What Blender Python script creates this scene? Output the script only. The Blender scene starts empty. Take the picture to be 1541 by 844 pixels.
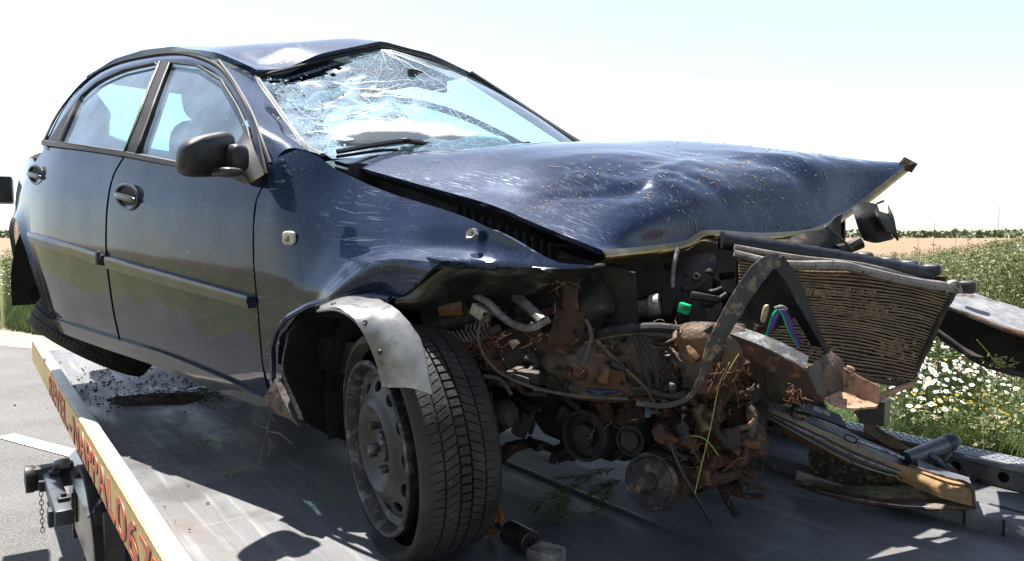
import bpy, bmesh, math, random
import numpy as np
from mathutils import Vector, Matrix, noise
random.seed(7); rng = np.random.default_rng(7)
SC = bpy.context.scene
COL = SC.collection
R = math.radians

# ------------------------------------------------------------------ camera
F, CX, CY, HY = 1150.0, 770.5, 422.0, 355.0
PITCH = math.atan((CY - HY) / F)
CAM = Vector((0, 0, 1.64))
cd = bpy.data.cameras.new('camera'); cam = bpy.data.objects.new('camera', cd); COL.objects.link(cam)
cam.location = CAM; cam.rotation_euler = (math.pi / 2 - PITCH, 0, 0)
cd.sensor_width = 36; cd.lens = F / 1541 * 36; cd.clip_start = .02; cd.clip_end = 9000
SC.camera = cam
# ------------------------------------------------------------------ sky, sun, exposure
SUN_EL = R(67); SUN_H = Vector((-.640, .768))
SUN_H.normalize()
w = bpy.data.worlds.new('World'); SC.world = w; w.use_nodes = True
nt = w.node_tree; bg = nt.nodes['Background']
sky = nt.nodes.new('ShaderNodeTexSky'); sky.sky_type = 'NISHITA'; sky.sun_disc = False
sky.sun_elevation = SUN_EL; sky.sun_rotation = math.atan2(SUN_H.x, SUN_H.y)
sky.air_density = 1.0; sky.dust_density = .7; sky.ozone_density = 1.0
hs = nt.nodes.new('ShaderNodeHueSaturation'); hs.inputs['Saturation'].default_value = .74
nt.links.new(sky.outputs[0], hs.inputs['Color']); nt.links.new(hs.outputs[0], bg.inputs[0]); bg.inputs[1].default_value = .062
sd = bpy.data.lights.new('sun', 'SUN'); sd.energy = 5.0; sd.angle = R(.53); sd.color = (1, .955, .89)
so = bpy.data.objects.new('sun', sd); COL.objects.link(so)
sv = Vector((SUN_H.x * math.cos(SUN_EL), SUN_H.y * math.cos(SUN_EL), math.sin(SUN_EL)))
so.rotation_euler = sv.to_track_quat('Z', 'Y').to_euler(); so.location = (0, 0, 20)
SC.view_settings.view_transform = 'Standard'; SC.view_settings.look = 'None'
SC.view_settings.exposure = 2.05; SC.view_settings.gamma = 1.0
SC.render.engine = 'CYCLES'
SC.cycles.max_bounces = 10; SC.cycles.transparent_max_bounces = 16

# ------------------------------------------------------------------ frames: pixel of the photograph -> point on a known plane
_f = Vector((0, math.cos(PITCH), -math.sin(PITCH))); _u = Vector((0, math.sin(PITCH), math.cos(PITCH)))
def ray(px, py):
    return Vector(((px - CX) / F, 0, 0)) + _f - _u * ((py - CY) / F)
class Frame:
    def __init__(s, o, deg):
        s.o = Vector(o); s.deg = deg
        s.m = Matrix.Rotation(R(deg), 3, 'Z'); s.mi = s.m.inverted()
        s.c = s.mi @ (CAM - s.o)
    def pix(s, px, py, x=None, y=None, z=None):
        d = s.mi @ ray(px, py)
        k, val = (0, x) if x is not None else ((1, y) if y is not None else (2, z))
        t = (val - s.c[k]) / d[k]
        return s.c + d * t
    def dep(s, px, py, Y):                     # at distance Y in front of the camera
        d = ray(px, py)
        return s.mi @ (CAM + d * (Y / d.y) - s.o)
    def surf(s, px, py, f):
        y = 0
        for _ in range(14):
            p = s.pix(px, py, y=y); y = .5 * y + .5 * f(p.x, p.z)
        return s.pix(px, py, y=y)
    def local(s, w): return s.mi @ (Vector(w) - s.o)
CF = Frame((-.2, 1.75, .90), -38.9)            # wrecked car: x forward, y to its far side, z above the deck
BF = Frame((-.662, 1.461, .90), -54.7)         # tow truck deck: x towards the cab, y to its far rail

# ------------------------------------------------------------------ mesh helpers
def V(*a): return Vector(a)
def link(o, parent=None):
    COL.objects.link(o)
    if parent is not None: o.parent = parent
    return o
def tag(o, label=None, cat=None, group=None, kind=None):
    if label: o['label'] = label
    if cat: o['category'] = cat
    if group: o['group'] = group
    if kind: o['kind'] = kind
    return o
def empty(name, frame_or_loc, deg=0):
    o = bpy.data.objects.new(name, None); COL.objects.link(o); o.empty_display_size = .1
    if isinstance(frame_or_loc, Frame):
        o.location = frame_or_loc.o; o.rotation_euler = (0, 0, R(frame_or_loc.deg))
    else:
        o.location = frame_or_loc; o.rotation_euler = (0, 0, R(deg))
    return o
def resample(pts, n):
    pts = [Vector(p) for p in pts]
    d = [0]
    for a, b in zip(pts, pts[1:]): d.append(d[-1] + max((b - a).length, 1e-9))
    out = []; j = 0
    for i in range(n):
        t = d[-1] * i / (n - 1)
        while j < len(pts) - 2 and d[j + 1] < t: j += 1
        k = (t - d[j]) / (d[j + 1] - d[j])
        out.append(pts[j].lerp(pts[j + 1], min(max(k, 0), 1)))
    return out
def spline(pts, n):                            # Catmull-Rom through the points
    pts = [Vector(p) for p in pts]
    if len(pts) < 3: return resample(pts, n)
    P = [pts[0] * 2 - pts[1]] + pts + [pts[-1] * 2 - pts[-2]]
    fine = []
    for i in range(1, len(P) - 2):
        a, b, c, d = P[i - 1:i + 3]
        for k in range(8):
            t = k / 8
            fine.append(.5 * ((2 * b) + (c - a) * t + (2 * a - 5 * b + 4 * c - d) * t * t + (3 * b - a - 3 * c + d) * t ** 3))
    fine.append(pts[-1])
    return resample(fine, n)
def coons(top, bottom, left, right, n, m, smooth=True):
    rs = spline if smooth else resample
    T, B, L_, R_ = rs(top, n), rs(bottom, n), rs(left, m), rs(right, m)
    g = []
    for j in range(m):
        b = j / (m - 1); row = []
        for i in range(n):
            a = i / (n - 1)
            row.append(T[i] * (1 - b) + B[i] * b + L_[j] * (1 - a) + R_[j] * a
                       - (T[0] * ((1 - a) * (1 - b)) + T[-1] * (a * (1 - b)) + B[0] * ((1 - a) * b) + B[-1] * (a * b)))
        g.append(row)
    return g
def loft(curves, n, m, smooth=True):           # curves of points, joined across
    C = [(spline if smooth else resample)(c, n) for c in curves]
    cols = [(spline if (smooth and len(C) > 2) else resample)([c[i] for c in C], m) for i in range(n)]
    return [[cols[i][j] for i in range(n)] for j in range(m)]
class MB:
    def __init__(s): s.v = []; s.f = []; s.mi = []
    def add(s, vs, fs, mi=0):
        o = len(s.v); s.v += [tuple(p) for p in vs]; s.f += [tuple(i + o for i in f) for f in fs]; s.mi += [mi] * len(fs); return s
    def grid(s, g, mi=0, flip=False, close=False):
        m, n = len(g), len(g[0]); vs = [p for r in g for p in r]; fs = []
        for j in range(m - 1):
            for i in range(n if close else n - 1):
                a, b = j * n + i, j * n + (i + 1) % n; q = (a, b, b + n, a + n)
                fs.append(q[::-1] if flip else q)
        return s.add(vs, fs, mi)
    def slab(s, g, th, mi=0):                  # a sheet with real thickness (th metres along its normals)
        m, n = len(g), len(g[0]); N = []
        for j in range(m):
            row = []
            for i in range(n):
                a = g[j][min(i + 1, n - 1)] - g[j][max(i - 1, 0)]; b = g[min(j + 1, m - 1)][i] - g[max(j - 1, 0)][i]
                c = a.cross(b); row.append(c.normalized() if c.length > 1e-12 else Vector((0, 0, 1)))
            N.append(row)
        h = [[g[j][i] + N[j][i] * th for i in range(n)] for j in range(m)]
        o = len(s.v); s.v += [tuple(p) for r in g for p in r] + [tuple(p) for r in h for p in r]; k = m * n; fs = []
        for j in range(m - 1):
            for i in range(n - 1):
                a = j * n + i; fs += [(a, a + 1, a + n + 1, a + n), (a + k, a + n + k, a + n + 1 + k, a + 1 + k)]
        for i in range(n - 1):
            a = i; fs.append((a + 1, a, a + k, a + 1 + k)); a = (m - 1) * n + i; fs.append((a, a + 1, a + 1 + k, a + k))
        for j in range(m - 1):
            a = j * n; fs.append((a, a + n, a + n + k, a + k)); a = j * n + n - 1; fs.append((a + n, a, a + k, a + n + k))
        s.f += [tuple(i + o for i in f) for f in fs]; s.mi += [mi] * len(fs); return s
    def tube(s, pts, r, seg=8, mi=0, flat=1.0, up=(0, 0, 1), n=None, cap=True):
        pts = spline(pts, n) if n else [Vector(p) for p in pts]
        k = len(pts); rs = r if isinstance(r, (list, tuple)) else [r] * k
        if len(rs) != k: rs = [float(np.interp(i / (k - 1), np.linspace(0, 1, len(rs)), rs)) for i in range(k)]
        up = Vector(up); g = []
        for i in range(k):
            t = (pts[min(i + 1, k - 1)] - pts[max(i - 1, 0)]).normalized()
            a = t.cross(up)
            if a.length < 1e-3: a = t.cross(Vector((1, .3, 0)))
            a.normalize(); b = a.cross(t).normalized()
            g.append([pts[i] + (a * math.cos(2 * math.pi * j / seg) + b * (flat * math.sin(2 * math.pi * j / seg))) * rs[i] for j in range(seg)])
        o = len(s.v); s.grid(g, mi, close=True)
        if cap:
            s.f.append(tuple(o + j for j in range(seg))[::-1]); s.f.append(tuple(o + (k - 1) * seg + j for j in range(seg))); s.mi += [mi, mi]
        return s
    def lathe(s, prof, c, axis, seg=32, mi=0, a0=0, a1=2 * math.pi, wob=0):
        c = Vector(c); ax = Vector(axis).normalized(); u = ax.cross(Vector((0, 0, 1)))
        if u.length < 1e-3: u = Vector((1, 0, 0))
        u.normalize(); v = u.cross(ax).normalized(); full = abs(a1 - a0 - 2 * math.pi) < 1e-6
        k = seg if full else seg + 1; g = []
        for (r, h) in prof:
            g.append([c + ax * h + (u * math.cos(a0 + (a1 - a0) * j / seg) + v * math.sin(a0 + (a1 - a0) * j / seg)) * r * (1 + (wob * noise.noise(Vector((j * .9, h * 30, r * 20))) if wob else 0)) for j in range(k)])
        return s.grid(g, mi, close=full)
    def box(s, c, h, rot=None, mi=0, b=0):
        c = Vector(c); hx, hy, hz = h; rot = rot or Matrix.Identity(3)
        if not b:
            vs = [c + rot @ Vector((x * hx, y * hy, z * hz)) for z in (-1, 1) for y in (-1, 1) for x in (-1, 1)]
            return s.add(vs, [(0, 2, 3, 1), (4, 5, 7, 6), (0, 1, 5, 4), (2, 6, 7, 3), (0, 4, 6, 2), (1, 3, 7, 5)], mi)
        bm = bmesh.new(); bmesh.ops.create_cube(bm, size=2)
        for v in bm.verts: v.co = Vector((v.co.x * hx, v.co.y * hy, v.co.z * hz))
        bmesh.ops.bevel(bm, geom=bm.edges[:], offset=b, segments=2, profile=.5, affect='EDGES')
        bm.verts.index_update(); vs = [c + rot @ v.co for v in bm.verts]; fs = [[v.index for v in f.verts] for f in bm.faces]; bm.free()
        return s.add(vs, fs, mi)
    def sup(s, c, ax, e=.5, nu=24, nv=14, mi=0, warp=None):   # super-ellipsoid, ax = three half-axis vectors
        c = Vector(c); A = [Vector(a) for a in ax]
        sg = lambda t, k: math.copysign(abs(t) ** k, t); g = []
        for j in range(nv + 1):
            ph = -math.pi / 2 + math.pi * j / nv; row = []
            for i in range(nu):
                th = 2 * math.pi * i / nu
                x, y, z = sg(math.cos(ph), e) * sg(math.cos(th), e), sg(math.cos(ph), e) * sg(math.sin(th), e), sg(math.sin(ph), e)
                if warp: x, y, z = warp(x, y, z)
                row.append(c + A[0] * x + A[1] * y + A[2] * z)
            g.append(row)
        return s.grid(g, mi, close=True)
    def rough(s, amp, freq=8, start=0, seed=0.0, oct_=2):     # dent everything from vertex start on
        for i in range(start, len(s.v)):
            p = Vector(s.v[i]); q = p * freq + Vector((seed, seed * 1.7, -seed))
            d = noise.noise_vector(q)
            if oct_ > 1: d = d + noise.noise_vector(q * 2.7) * .45
            s.v[i] = tuple(p + d * amp)
        return s
    def build(s, name, mats, parent=None, smooth=True, sharp=35):
        me = bpy.data.meshes.new(name); me.from_pydata(s.v, [], s.f)
        if not isinstance(mats, (list, tuple)): mats = [mats]
        for m in mats: me.materials.append(m)
        if len(mats) > 1: me.polygons.foreach_set('material_index', s.mi)
        if smooth:
            me.polygons.foreach_set('use_smooth', [True] * len(me.polygons))
            try: me.set_sharp_from_angle(angle=R(sharp))
            except Exception: pass
        me.update(); o = bpy.data.objects.new(name, me); return link(o, parent)
def fast_mesh(name, v, f, mats, parent=None, attr=None, mi=None):   # numpy arrays, f all same size
    me = bpy.data.meshes.new(name); nf, k = f.shape
    me.vertices.add(len(v)); me.vertices.foreach_set('co', v.astype(np.float32).ravel())
    me.loops.add(nf * k); me.loops.foreach_set('vertex_index', f.astype(np.int32).ravel())
    me.polygons.add(nf); me.polygons.foreach_set('loop_start', np.arange(0, nf * k, k, dtype=np.int32))
    for m in (mats if isinstance(mats, (list, tuple)) else [mats]): me.materials.append(m)
    if mi is not None: me.polygons.foreach_set('material_index', mi.astype(np.int32))
    if attr is not None:
        a = me.attributes.new('tint', 'FLOAT', 'POINT'); a.data.foreach_set('value', attr.astype(np.float32))
    me.update(calc_edges=True); me.validate()
    return link(bpy.data.objects.new(name, me), parent)

# ------------------------------------------------------------------ materials
MATS = {}; ALB = .62                           # overall reflectance level of the place
def mat(name, c1, c2=None, sc=8, th=(.4, .6), c3=None, sc3=25, th3=(.58, .68), rough=.6, r2=None, metal=0, bump=0, bsc=60, coat=0, coatr=.05,
        stretch=(1, 1, 1), spec=.28, detail=6, aniso_bump=None):
    if name in MATS: return MATS[name]
    c1, c2, c3 = [tuple(ALB * x for x in c) if c else None for c in (c1, c2, c3)]
    m = bpy.data.materials.new(name); m.use_nodes = True; N = m.node_tree.nodes; Lk = m.node_tree.links
    p = N['Principled BSDF']; tc = N.new('ShaderNodeTexCoord'); mp = N.new('ShaderNodeMapping'); mp.inputs['Scale'].default_value = stretch
    Lk.new(tc.outputs['Object'], mp.inputs[0])
    def nz(s, d=detail, off=0):
        n = N.new('ShaderNodeTexNoise'); n.inputs['Scale'].default_value = s; n.inputs['Detail'].default_value = d; n.inputs['Roughness'].default_value = .62
        if off:
            a = N.new('ShaderNodeMapping'); a.inputs['Location'].default_value = (off, off * 2, -off); Lk.new(mp.outputs[0], a.inputs[0]); Lk.new(a.outputs[0], n.inputs[0])
        else: Lk.new(mp.outputs[0], n.inputs[0])
        return n.outputs[0]
    def rmp(src, a, b):
        r = N.new('ShaderNodeMapRange'); r.inputs[1].default_value = a; r.inputs[2].default_value = b; Lk.new(src, r.inputs[0]); return r.outputs[0]
    def mix(fac, a, b):
        x = N.new('ShaderNodeMix'); x.data_type = 'RGBA'; Lk.new(fac, x.inputs[0])
        for s_, q in ((6, a), (7, b)):
            if hasattr(q, 'links'): Lk.new(q, x.inputs[s_])
            else: x.inputs[s_].default_value = (*q, 1)
        return x.outputs[2]
    col = None
    if c2:
        f2 = rmp(nz(sc), *th); col = mix(f2, c1, c2)
        if r2 is not None:
            r = N.new('ShaderNodeMapRange'); r.inputs[3].default_value = rough; r.inputs[4].default_value = r2; Lk.new(f2, r.inputs[0]); Lk.new(r.outputs[0], p.inputs['Roughness'])
    if c3: col = mix(rmp(nz(sc3, 5, 3.3), *th3), col if col is not None else c1, c3)
    if col is not None: Lk.new(col, p.inputs['Base Color'])
    else: p.inputs['Base Color'].default_value = (*c1, 1)
    if r2 is None: p.inputs['Roughness'].default_value = rough
    p.inputs['Metallic'].default_value = metal; p.inputs['Specular IOR Level'].default_value = spec
    if coat: p.inputs['Coat Weight'].default_value = coat; p.inputs['Coat Roughness'].default_value = coatr
    if bump:
        b = N.new('ShaderNodeBump'); b.inputs['Strength'].default_value = bump; b.inputs['Distance'].default_value = .01; Lk.new(nz(bsc, 5, 1.1), b.inputs['Height']); Lk.new(b.outputs[0], p.inputs['Normal'])
    MATS[name] = m; return m

def car_paint(name, dust, scratch, flecks=0.0):
    m = bpy.data.materials.new(name); m.use_nodes = True; N = m.node_tree.nodes; Lk = m.node_tree.links; p = N['Principled BSDF']
    tc = N.new('ShaderNodeTexCoord')
    def nz(s, stretch=(1, 1, 1), d=6, loc=(0, 0, 0), rot=(0, 0, 0), dist=0.0):
        mp = N.new('ShaderNodeMapping'); mp.inputs['Scale'].default_value = stretch; mp.inputs['Location'].default_value = loc; mp.inputs['Rotation'].default_value = rot
        Lk.new(tc.outputs['Object'], mp.inputs[0]); n = N.new('ShaderNodeTexNoise'); n.inputs['Distortion'].default_value = dist; n.inputs['Scale'].default_value = s; n.inputs['Detail'].default_value = d; Lk.new(mp.outputs[0], n.inputs[0]); return n.outputs[0]
    def rmp(src, a, b, c=0, d=1):
        r = N.new('ShaderNodeMapRange'); r.inputs[1].default_value = a; r.inputs[2].default_value = b; r.inputs[3].default_value = c; r.inputs[4].default_value = d; Lk.new(src, r.inputs[0]); return r.outputs[0]
    def mth(op, a, b):
        x = N.new('ShaderNodeMath'); x.operation = op
        for i, q in enumerate((a, b)):
            if hasattr(q, 'links'): Lk.new(q, x.inputs[i])
            else: x.inputs[i].default_value = q
        return x.outputs[0]
    d1 = rmp(nz(3.5), .38, .72, dust * .25, dust * 1.2); d2 = rmp(nz(90, d=3), .45, .7, .35, 1.2)
    dfac = mth('MULTIPLY', d1, d2)
    # long fine scratches and dry straw flecks ground into the paint
    s1 = rmp(nz(9, (.5, 34, 9), 4, rot=(0, 0, .35), dist=.6), .57, .74); s2 = rmp(nz(5, loc=(4, 1, 0)), .45, .65)
    sfac = mth('MULTIPLY', mth('MULTIPLY', s1, s2), scratch)
    s3 = rmp(nz(7, (30, .6, 6), 3, rot=(.3, .2, -.25), dist=.9), .62, .80)
    sfac = mth('MAXIMUM', sfac, mth('MULTIPLY', mth('MULTIPLY', s3, rmp(nz(3, loc=(9, 2, 5)), .5, .65)), scratch * .6))
    mx = N.new('ShaderNodeMix'); mx.data_type = 'RGBA'; Lk.new(dfac, mx.inputs[0]); mx.inputs[6].default_value = (.0055, .0125, .035, 1); mx.inputs[7].default_value = (.20, .20, .205, 1)
    m2 = N.new('ShaderNodeMix'); m2.data_type = 'RGBA'; Lk.new(sfac, m2.inputs[0]); Lk.new(mx.outputs[2], m2.inputs[6]); m2.inputs[7].default_value = (.22, .25, .29, 1)
    last = m2.outputs[2]; cw = 1.0
    if flecks:
        f1 = rmp(nz(95, (1, 2.5, 1), 2, rot=(0, 0, 1.0)), .65, .69); f2 = rmp(nz(4, loc=(1, 7, 2)), .42, .6); ff = mth('MULTIPLY', mth('MULTIPLY', f1, f2), flecks)
        m3 = N.new('ShaderNodeMix'); m3.data_type = 'RGBA'; Lk.new(ff, m3.inputs[0]); Lk.new(last, m3.inputs[6]); m3.inputs[7].default_value = (.22, .14, .08, 1); last = m3.outputs[2]
    Lk.new(last, p.inputs['Base Color'])
    p.inputs['Specular IOR Level'].default_value = .03; p.inputs['Coat IOR'].default_value = 1.36
    p.inputs['Metallic'].default_value = .30
    Lk.new(mth('ADD', rmp(d1, 0, .5, .22, .45), mth('MULTIPLY', sfac, .25)), p.inputs['Roughness'])
    p.inputs['Coat Roughness'].default_value = .025
    Lk.new(rmp(mth('MAXIMUM', dfac, sfac), 0, .7, .9, .2), p.inputs['Coat Weight'])
    b = N.new('ShaderNodeBump'); b.inputs['Strength'].default_value = .03 + .25 * scratch; b.inputs['Distance'].default_value = .004
    Lk.new(mth('ADD', nz(14, d=3), mth('MULTIPLY', sfac, .8)), b.inputs['Height']); Lk.new(b.outputs[0], p.inputs['Normal'])
    return m
def glass(name, tint, dust, crack=0.0, gloss=1.0):
    m = bpy.data.materials.new(name); m.use_nodes = True; N = m.node_tree.nodes; Lk = m.node_tree.links
    N.remove(N['Principled BSDF']); out = N['Material Output']
    tr = N.new('ShaderNodeBsdfTransparent'); tr.inputs[0].default_value = (*tint, 1)
    gl = N.new('ShaderNodeBsdfGlossy'); gl.inputs['Roughness'].default_value = .04; gl.inputs[0].default_value = (.95 * gloss,) * 3 + (1,)
    df = N.new('ShaderNodeBsdfDiffuse'); df.inputs[0].default_value = (.45, .62, .80, 1)  # dust film, its blue puts sky haze into the colour
    tl = N.new('ShaderNodeBsdfTranslucent'); tl.inputs[0].default_value = (.62, .78, .84, 1)
    dm = N.new('ShaderNodeMixShader'); dm.inputs[0].default_value = .5; Lk.new(df.outputs[0], dm.inputs[1]); Lk.new(tl.outputs[0], dm.inputs[2])
    tc = N.new('ShaderNodeTexCoord')
    def nz(s, stretch=(1, 1, 1), d=5):
        mp = N.new('ShaderNodeMapping'); mp.inputs['Scale'].default_value = stretch; Lk.new(tc.outputs['Object'], mp.inputs[0])
        n = N.new('ShaderNodeTexNoise'); n.inputs['Scale'].default_value = s; n.inputs['Detail'].default_value = d; Lk.new(mp.outputs[0], n.inputs[0]); return n.outputs[0]
    def rmp(src, a, b, c=0, d=1):
        r = N.new('ShaderNodeMapRange'); r.inputs[1].default_value = a; r.inputs[2].default_value = b; r.inputs[3].default_value = c; r.inputs[4].default_value = d; Lk.new(src, r.inputs[0]); return r.outputs[0]
    def mth(op, a, b):
        x = N.new('ShaderNodeMath'); x.operation = op
        for i, q in enumerate((a, b)):
            if hasattr(q, 'links'): Lk.new(q, x.inputs[i])
            else: x.inputs[i].default_value = q
        return x.outputs[0]
    dust_f = rmp(nz(6), .3, .7, dust * .6, dust * 1.3)
    sp = rmp(nz(60, (1, 1, .4), 2), .66, .72, 0, .5 if not crack else .2); dust_f = mth('MAXIMUM', dust_f, mth('MULTIPLY', sp, min(1, dust * 4)))
    if crack:
        att = N.new('ShaderNodeAttribute'); att.attribute_name = 'tint'
        for sc_, wd in ((9, .012), (26, .03), (60, .06)):
            vo = N.new('ShaderNodeTexVoronoi'); vo.feature = 'DISTANCE_TO_EDGE'; vo.inputs['Scale'].default_value = sc_; vo.inputs['Randomness'].default_value = 1
            mp = N.new('ShaderNodeMapping'); mp.inputs['Scale'].default_value = (1, 1.3, 1.6); Lk.new(tc.outputs['Object'], mp.inputs[0]); Lk.new(mp.outputs[0], vo.inputs['Vector'])
            ln = rmp(vo.outputs[0], 0, wd, 1, 0)
            lo = {9: .03, 26: .20, 60: .42}[sc_]
            dust_f = mth('MAXIMUM', dust_f, mth('MULTIPLY', ln, rmp(att.outputs['Fac'], lo, lo + .25, 0, crack)))
        dust_f = mth('MAXIMUM', dust_f, rmp(mth('MULTIPLY', att.outputs['Fac'], rmp(nz(12), .3, .6, .5, 1.1)), .60, 1.0, 0, .50))
    a = N.new('ShaderNodeMixShader'); Lk.new(dust_f, a.inputs[0]); Lk.new(tr.outputs[0], a.inputs[1]); Lk.new(dm.outputs[0], a.inputs[2])
    fr = N.new('ShaderNodeFresnel'); fr.inputs[0].default_value = 1.5
    # a pane is one thin sheet here: the same mirror share from both of its sides
    ge = N.new('ShaderNodeNewGeometry'); fi = N.new('ShaderNodeMix'); Lk.new(ge.outputs['Backfacing'], fi.inputs[0]); fi.inputs[2].default_value = 1.5; fi.inputs[3].default_value = .6667; Lk.new(fi.outputs[0], fr.inputs[0])
    b = N.new('ShaderNodeMixShader'); Lk.new(fr.outputs[0], b.inputs[0]); Lk.new(a.outputs[0], b.inputs[1]); Lk.new(gl.outputs[0], b.inputs[2])
    Lk.new(b.outputs[0], out.inputs[0])
    return m
def tint_mat(name, ramp, rough=.6, transl=.3):
    m = bpy.data.materials.new(name); m.use_nodes = True; N = m.node_tree.nodes; Lk = m.node_tree.links; p = N['Principled BSDF']; out = N['Material Output']
    at = N.new('ShaderNodeAttribute'); at.attribute_name = 'tint'; cr = N.new('ShaderNodeValToRGB'); e = cr.color_ramp.elements
    while len(e) < len(ramp): e.new(.5)
    for i, (pos, c) in enumerate(ramp): e[i].position = pos; e[i].color = (*[.66 * x for x in c], 1)
    Lk.new(at.outputs['Fac'], cr.inputs[0]); Lk.new(cr.outputs[0], p.inputs['Base Color']); p.inputs['Roughness'].default_value = rough
    tl = N.new('ShaderNodeBsdfTranslucent'); Lk.new(cr.outputs[0], tl.inputs[0]); mx = N.new('ShaderNodeMixShader'); mx.inputs[0].default_value = transl
    Lk.new(p.outputs[0], mx.inputs[1]); Lk.new(tl.outputs[0], mx.inputs[2]); Lk.new(mx.outputs[0], out.inputs[0]); return m

M_side = car_paint('navy paint dusty', .085, .10, .7)
M_fend = car_paint('navy paint scratched', .10, .55)
M_hood = car_paint('navy paint scraped with straw', .10, .55, .9)
M_blk = mat('black plastic', (.018, .018, .02), (.05, .048, .045), 14, rough=.42, bump=.1, bsc=150)
M_trim = mat('black trim', (.010, .010, .012), (.025, .024, .024), 20, th=(.5, .75), rough=.6)
M_mould = mat('painted moulding', (.02, .026, .04), (.07, .07, .07), 12, th=(.45, .8), rough=.32, coat=.6)
M_dark = mat('dark underbody', (.012, .011, .011), (.04, .032, .026), 9, rough=.8, bump=.4, bsc=40)
M_inner = mat('inner black paint', (.010, .010, .011), (.03, .026, .022), 10, rough=.65, bump=.2, bsc=30, c3=(.11, .075, .045), th3=(.6, .7))
M_fold = mat('folded dark paint', (.012, .015, .014), (.04, .036, .03), 7, rough=.3, r2=.55, coat=.5, coatr=.2, bump=.25, bsc=14, c3=(.08, .06, .04), sc3=40, th3=(.62, .72))
M_rust = mat('rusty metal', (.075, .034, .018), (.030, .019, .013), 16, th=(.35, .65), c3=(.21, .09, .036), sc3=30, th3=(.55, .68), rough=.75, bump=.8, bsc=70)
M_dirt_metal = mat('earthy grey metal', (.085, .078, .072), (.17, .09, .045), 9, th=(.42, .62), c3=(.02, .018, .017), sc3=18, th3=(.52, .64), rough=.65, metal=.1, bump=.6, bsc=50)
M_steel = mat('dark steel wheel', (.045, .045, .048), (.10, .095, .09), 9, th=(.4, .75), c3=(.09, .05, .025), sc3=35, th3=(.64, .75), rough=.42, metal=.35, bump=.15, bsc=120)
M_steel_edge = mat('worn rim edge', (.055, .052, .05), (.20, .19, .18), 40, th=(.5, .65), c3=(.11, .055, .025), sc3=25, rough=.4, metal=.4, bump=.2, bsc=90)
M_rubber = mat('dusty tyre rubber', (.026, .025, .024), (.075, .066, .055), 11, th=(.4, .75), c3=(.12, .085, .055), sc3=35, th3=(.63, .75), rough=.75, bump=.3, bsc=90)
M_grey_pipe = mat('grey pipe', (.22, .21, .20), (.08, .068, .058), 30, th=(.45, .65), rough=.55, metal=.1)
M_alu = mat('dirty aluminium', (.30, .28, .26), (.16, .12, .085), 22, th=(.4, .7), c3=(.06, .045, .035), sc3=50, rough=.5, metal=.35, bump=.3)
M_fin = mat('earthy cooling tubes', (.36, .25, .15), (.20, .14, .09), 14, th=(.35, .65), c3=(.32, .24, .15), sc3=40, th3=(.56, .66), rough=.7, metal=.1, bump=.5, bsc=90, stretch=(1, 1, 2.5))
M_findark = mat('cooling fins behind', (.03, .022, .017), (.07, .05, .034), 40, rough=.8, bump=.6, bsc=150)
M_linerlip = mat('scuffed grey liner', (.24, .24, .245), (.10, .102, .108), 7, th=(.35, .75), c3=(.07, .06, .05), sc3=22, th3=(.54, .72), rough=.38, metal=.35, bump=.12, bsc=40)
M_wblack = mat('wheel arch felt', (.014, .013, .013), (.035, .03, .026), 12, rough=.9, bump=.5, bsc=90)
M_seat = mat('dark seat fabric', (.06, .07, .085), (.08, .09, .105), 30, rough=.95)
M_dash = mat('grey dashboard', (.09, .10, .11), (.13, .135, .14), 18, rough=.85)
M_bag = mat('white airbag cloth', (.78, .78, .77), (.66, .66, .66), 7, rough=.9, bump=.4, bsc=18)
M_wire = mat('grey cable', (.06, .055, .05), (.11, .085, .06), 30, rough=.6)
M_bluew = mat('blue wire', (.02, .06, .45), rough=.4); M_redw = mat('red wire', (.5, .03, .02), rough=.4); M_greenw = mat('green plug', (.0, .45, .16), rough=.4)
M_cream = mat('cream plastic', (.52, .45, .33), (.32, .24, .15), 25, rough=.6)
M_lens = mat('brown lens', (.13, .085, .05), rough=.15, coat=1)
M_white = mat('off white plastic', (.62, .60, .55), (.45, .42, .36), 40, rough=.5)
M_tan = mat('brown bumper plastic', (.15, .085, .052), (.07, .048, .036), 10, th=(.35, .65), c3=(.34, .25, .18), sc3=40, th3=(.6, .72), rough=.55, bump=.35, bsc=60)
M_ochre = mat('ochre plastic', (.40, .24, .085), (.22, .13, .05), 10, th=(.4, .7), c3=(.05, .035, .02), sc3=70, th3=(.6, .66), rough=.5, bump=.3)
M_primer = mat('speckled primer', (.36, .30, .19), (.24, .18, .10), 8, c3=(.03, .025, .02), sc3=95, th3=(.60, .63), rough=.6, bump=.2)
M_bumpblk = mat('dark bumper plastic', (.028, .027, .027), (.06, .05, .042), 14, rough=.5, bump=.3, c3=(.12, .085, .05), sc3=60, th3=(.62, .7))
M_chrome = mat('chipped silver', (.50, .49, .48), (.16, .12, .10), 60, th=(.5, .6), rough=.3, metal=.7)

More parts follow.
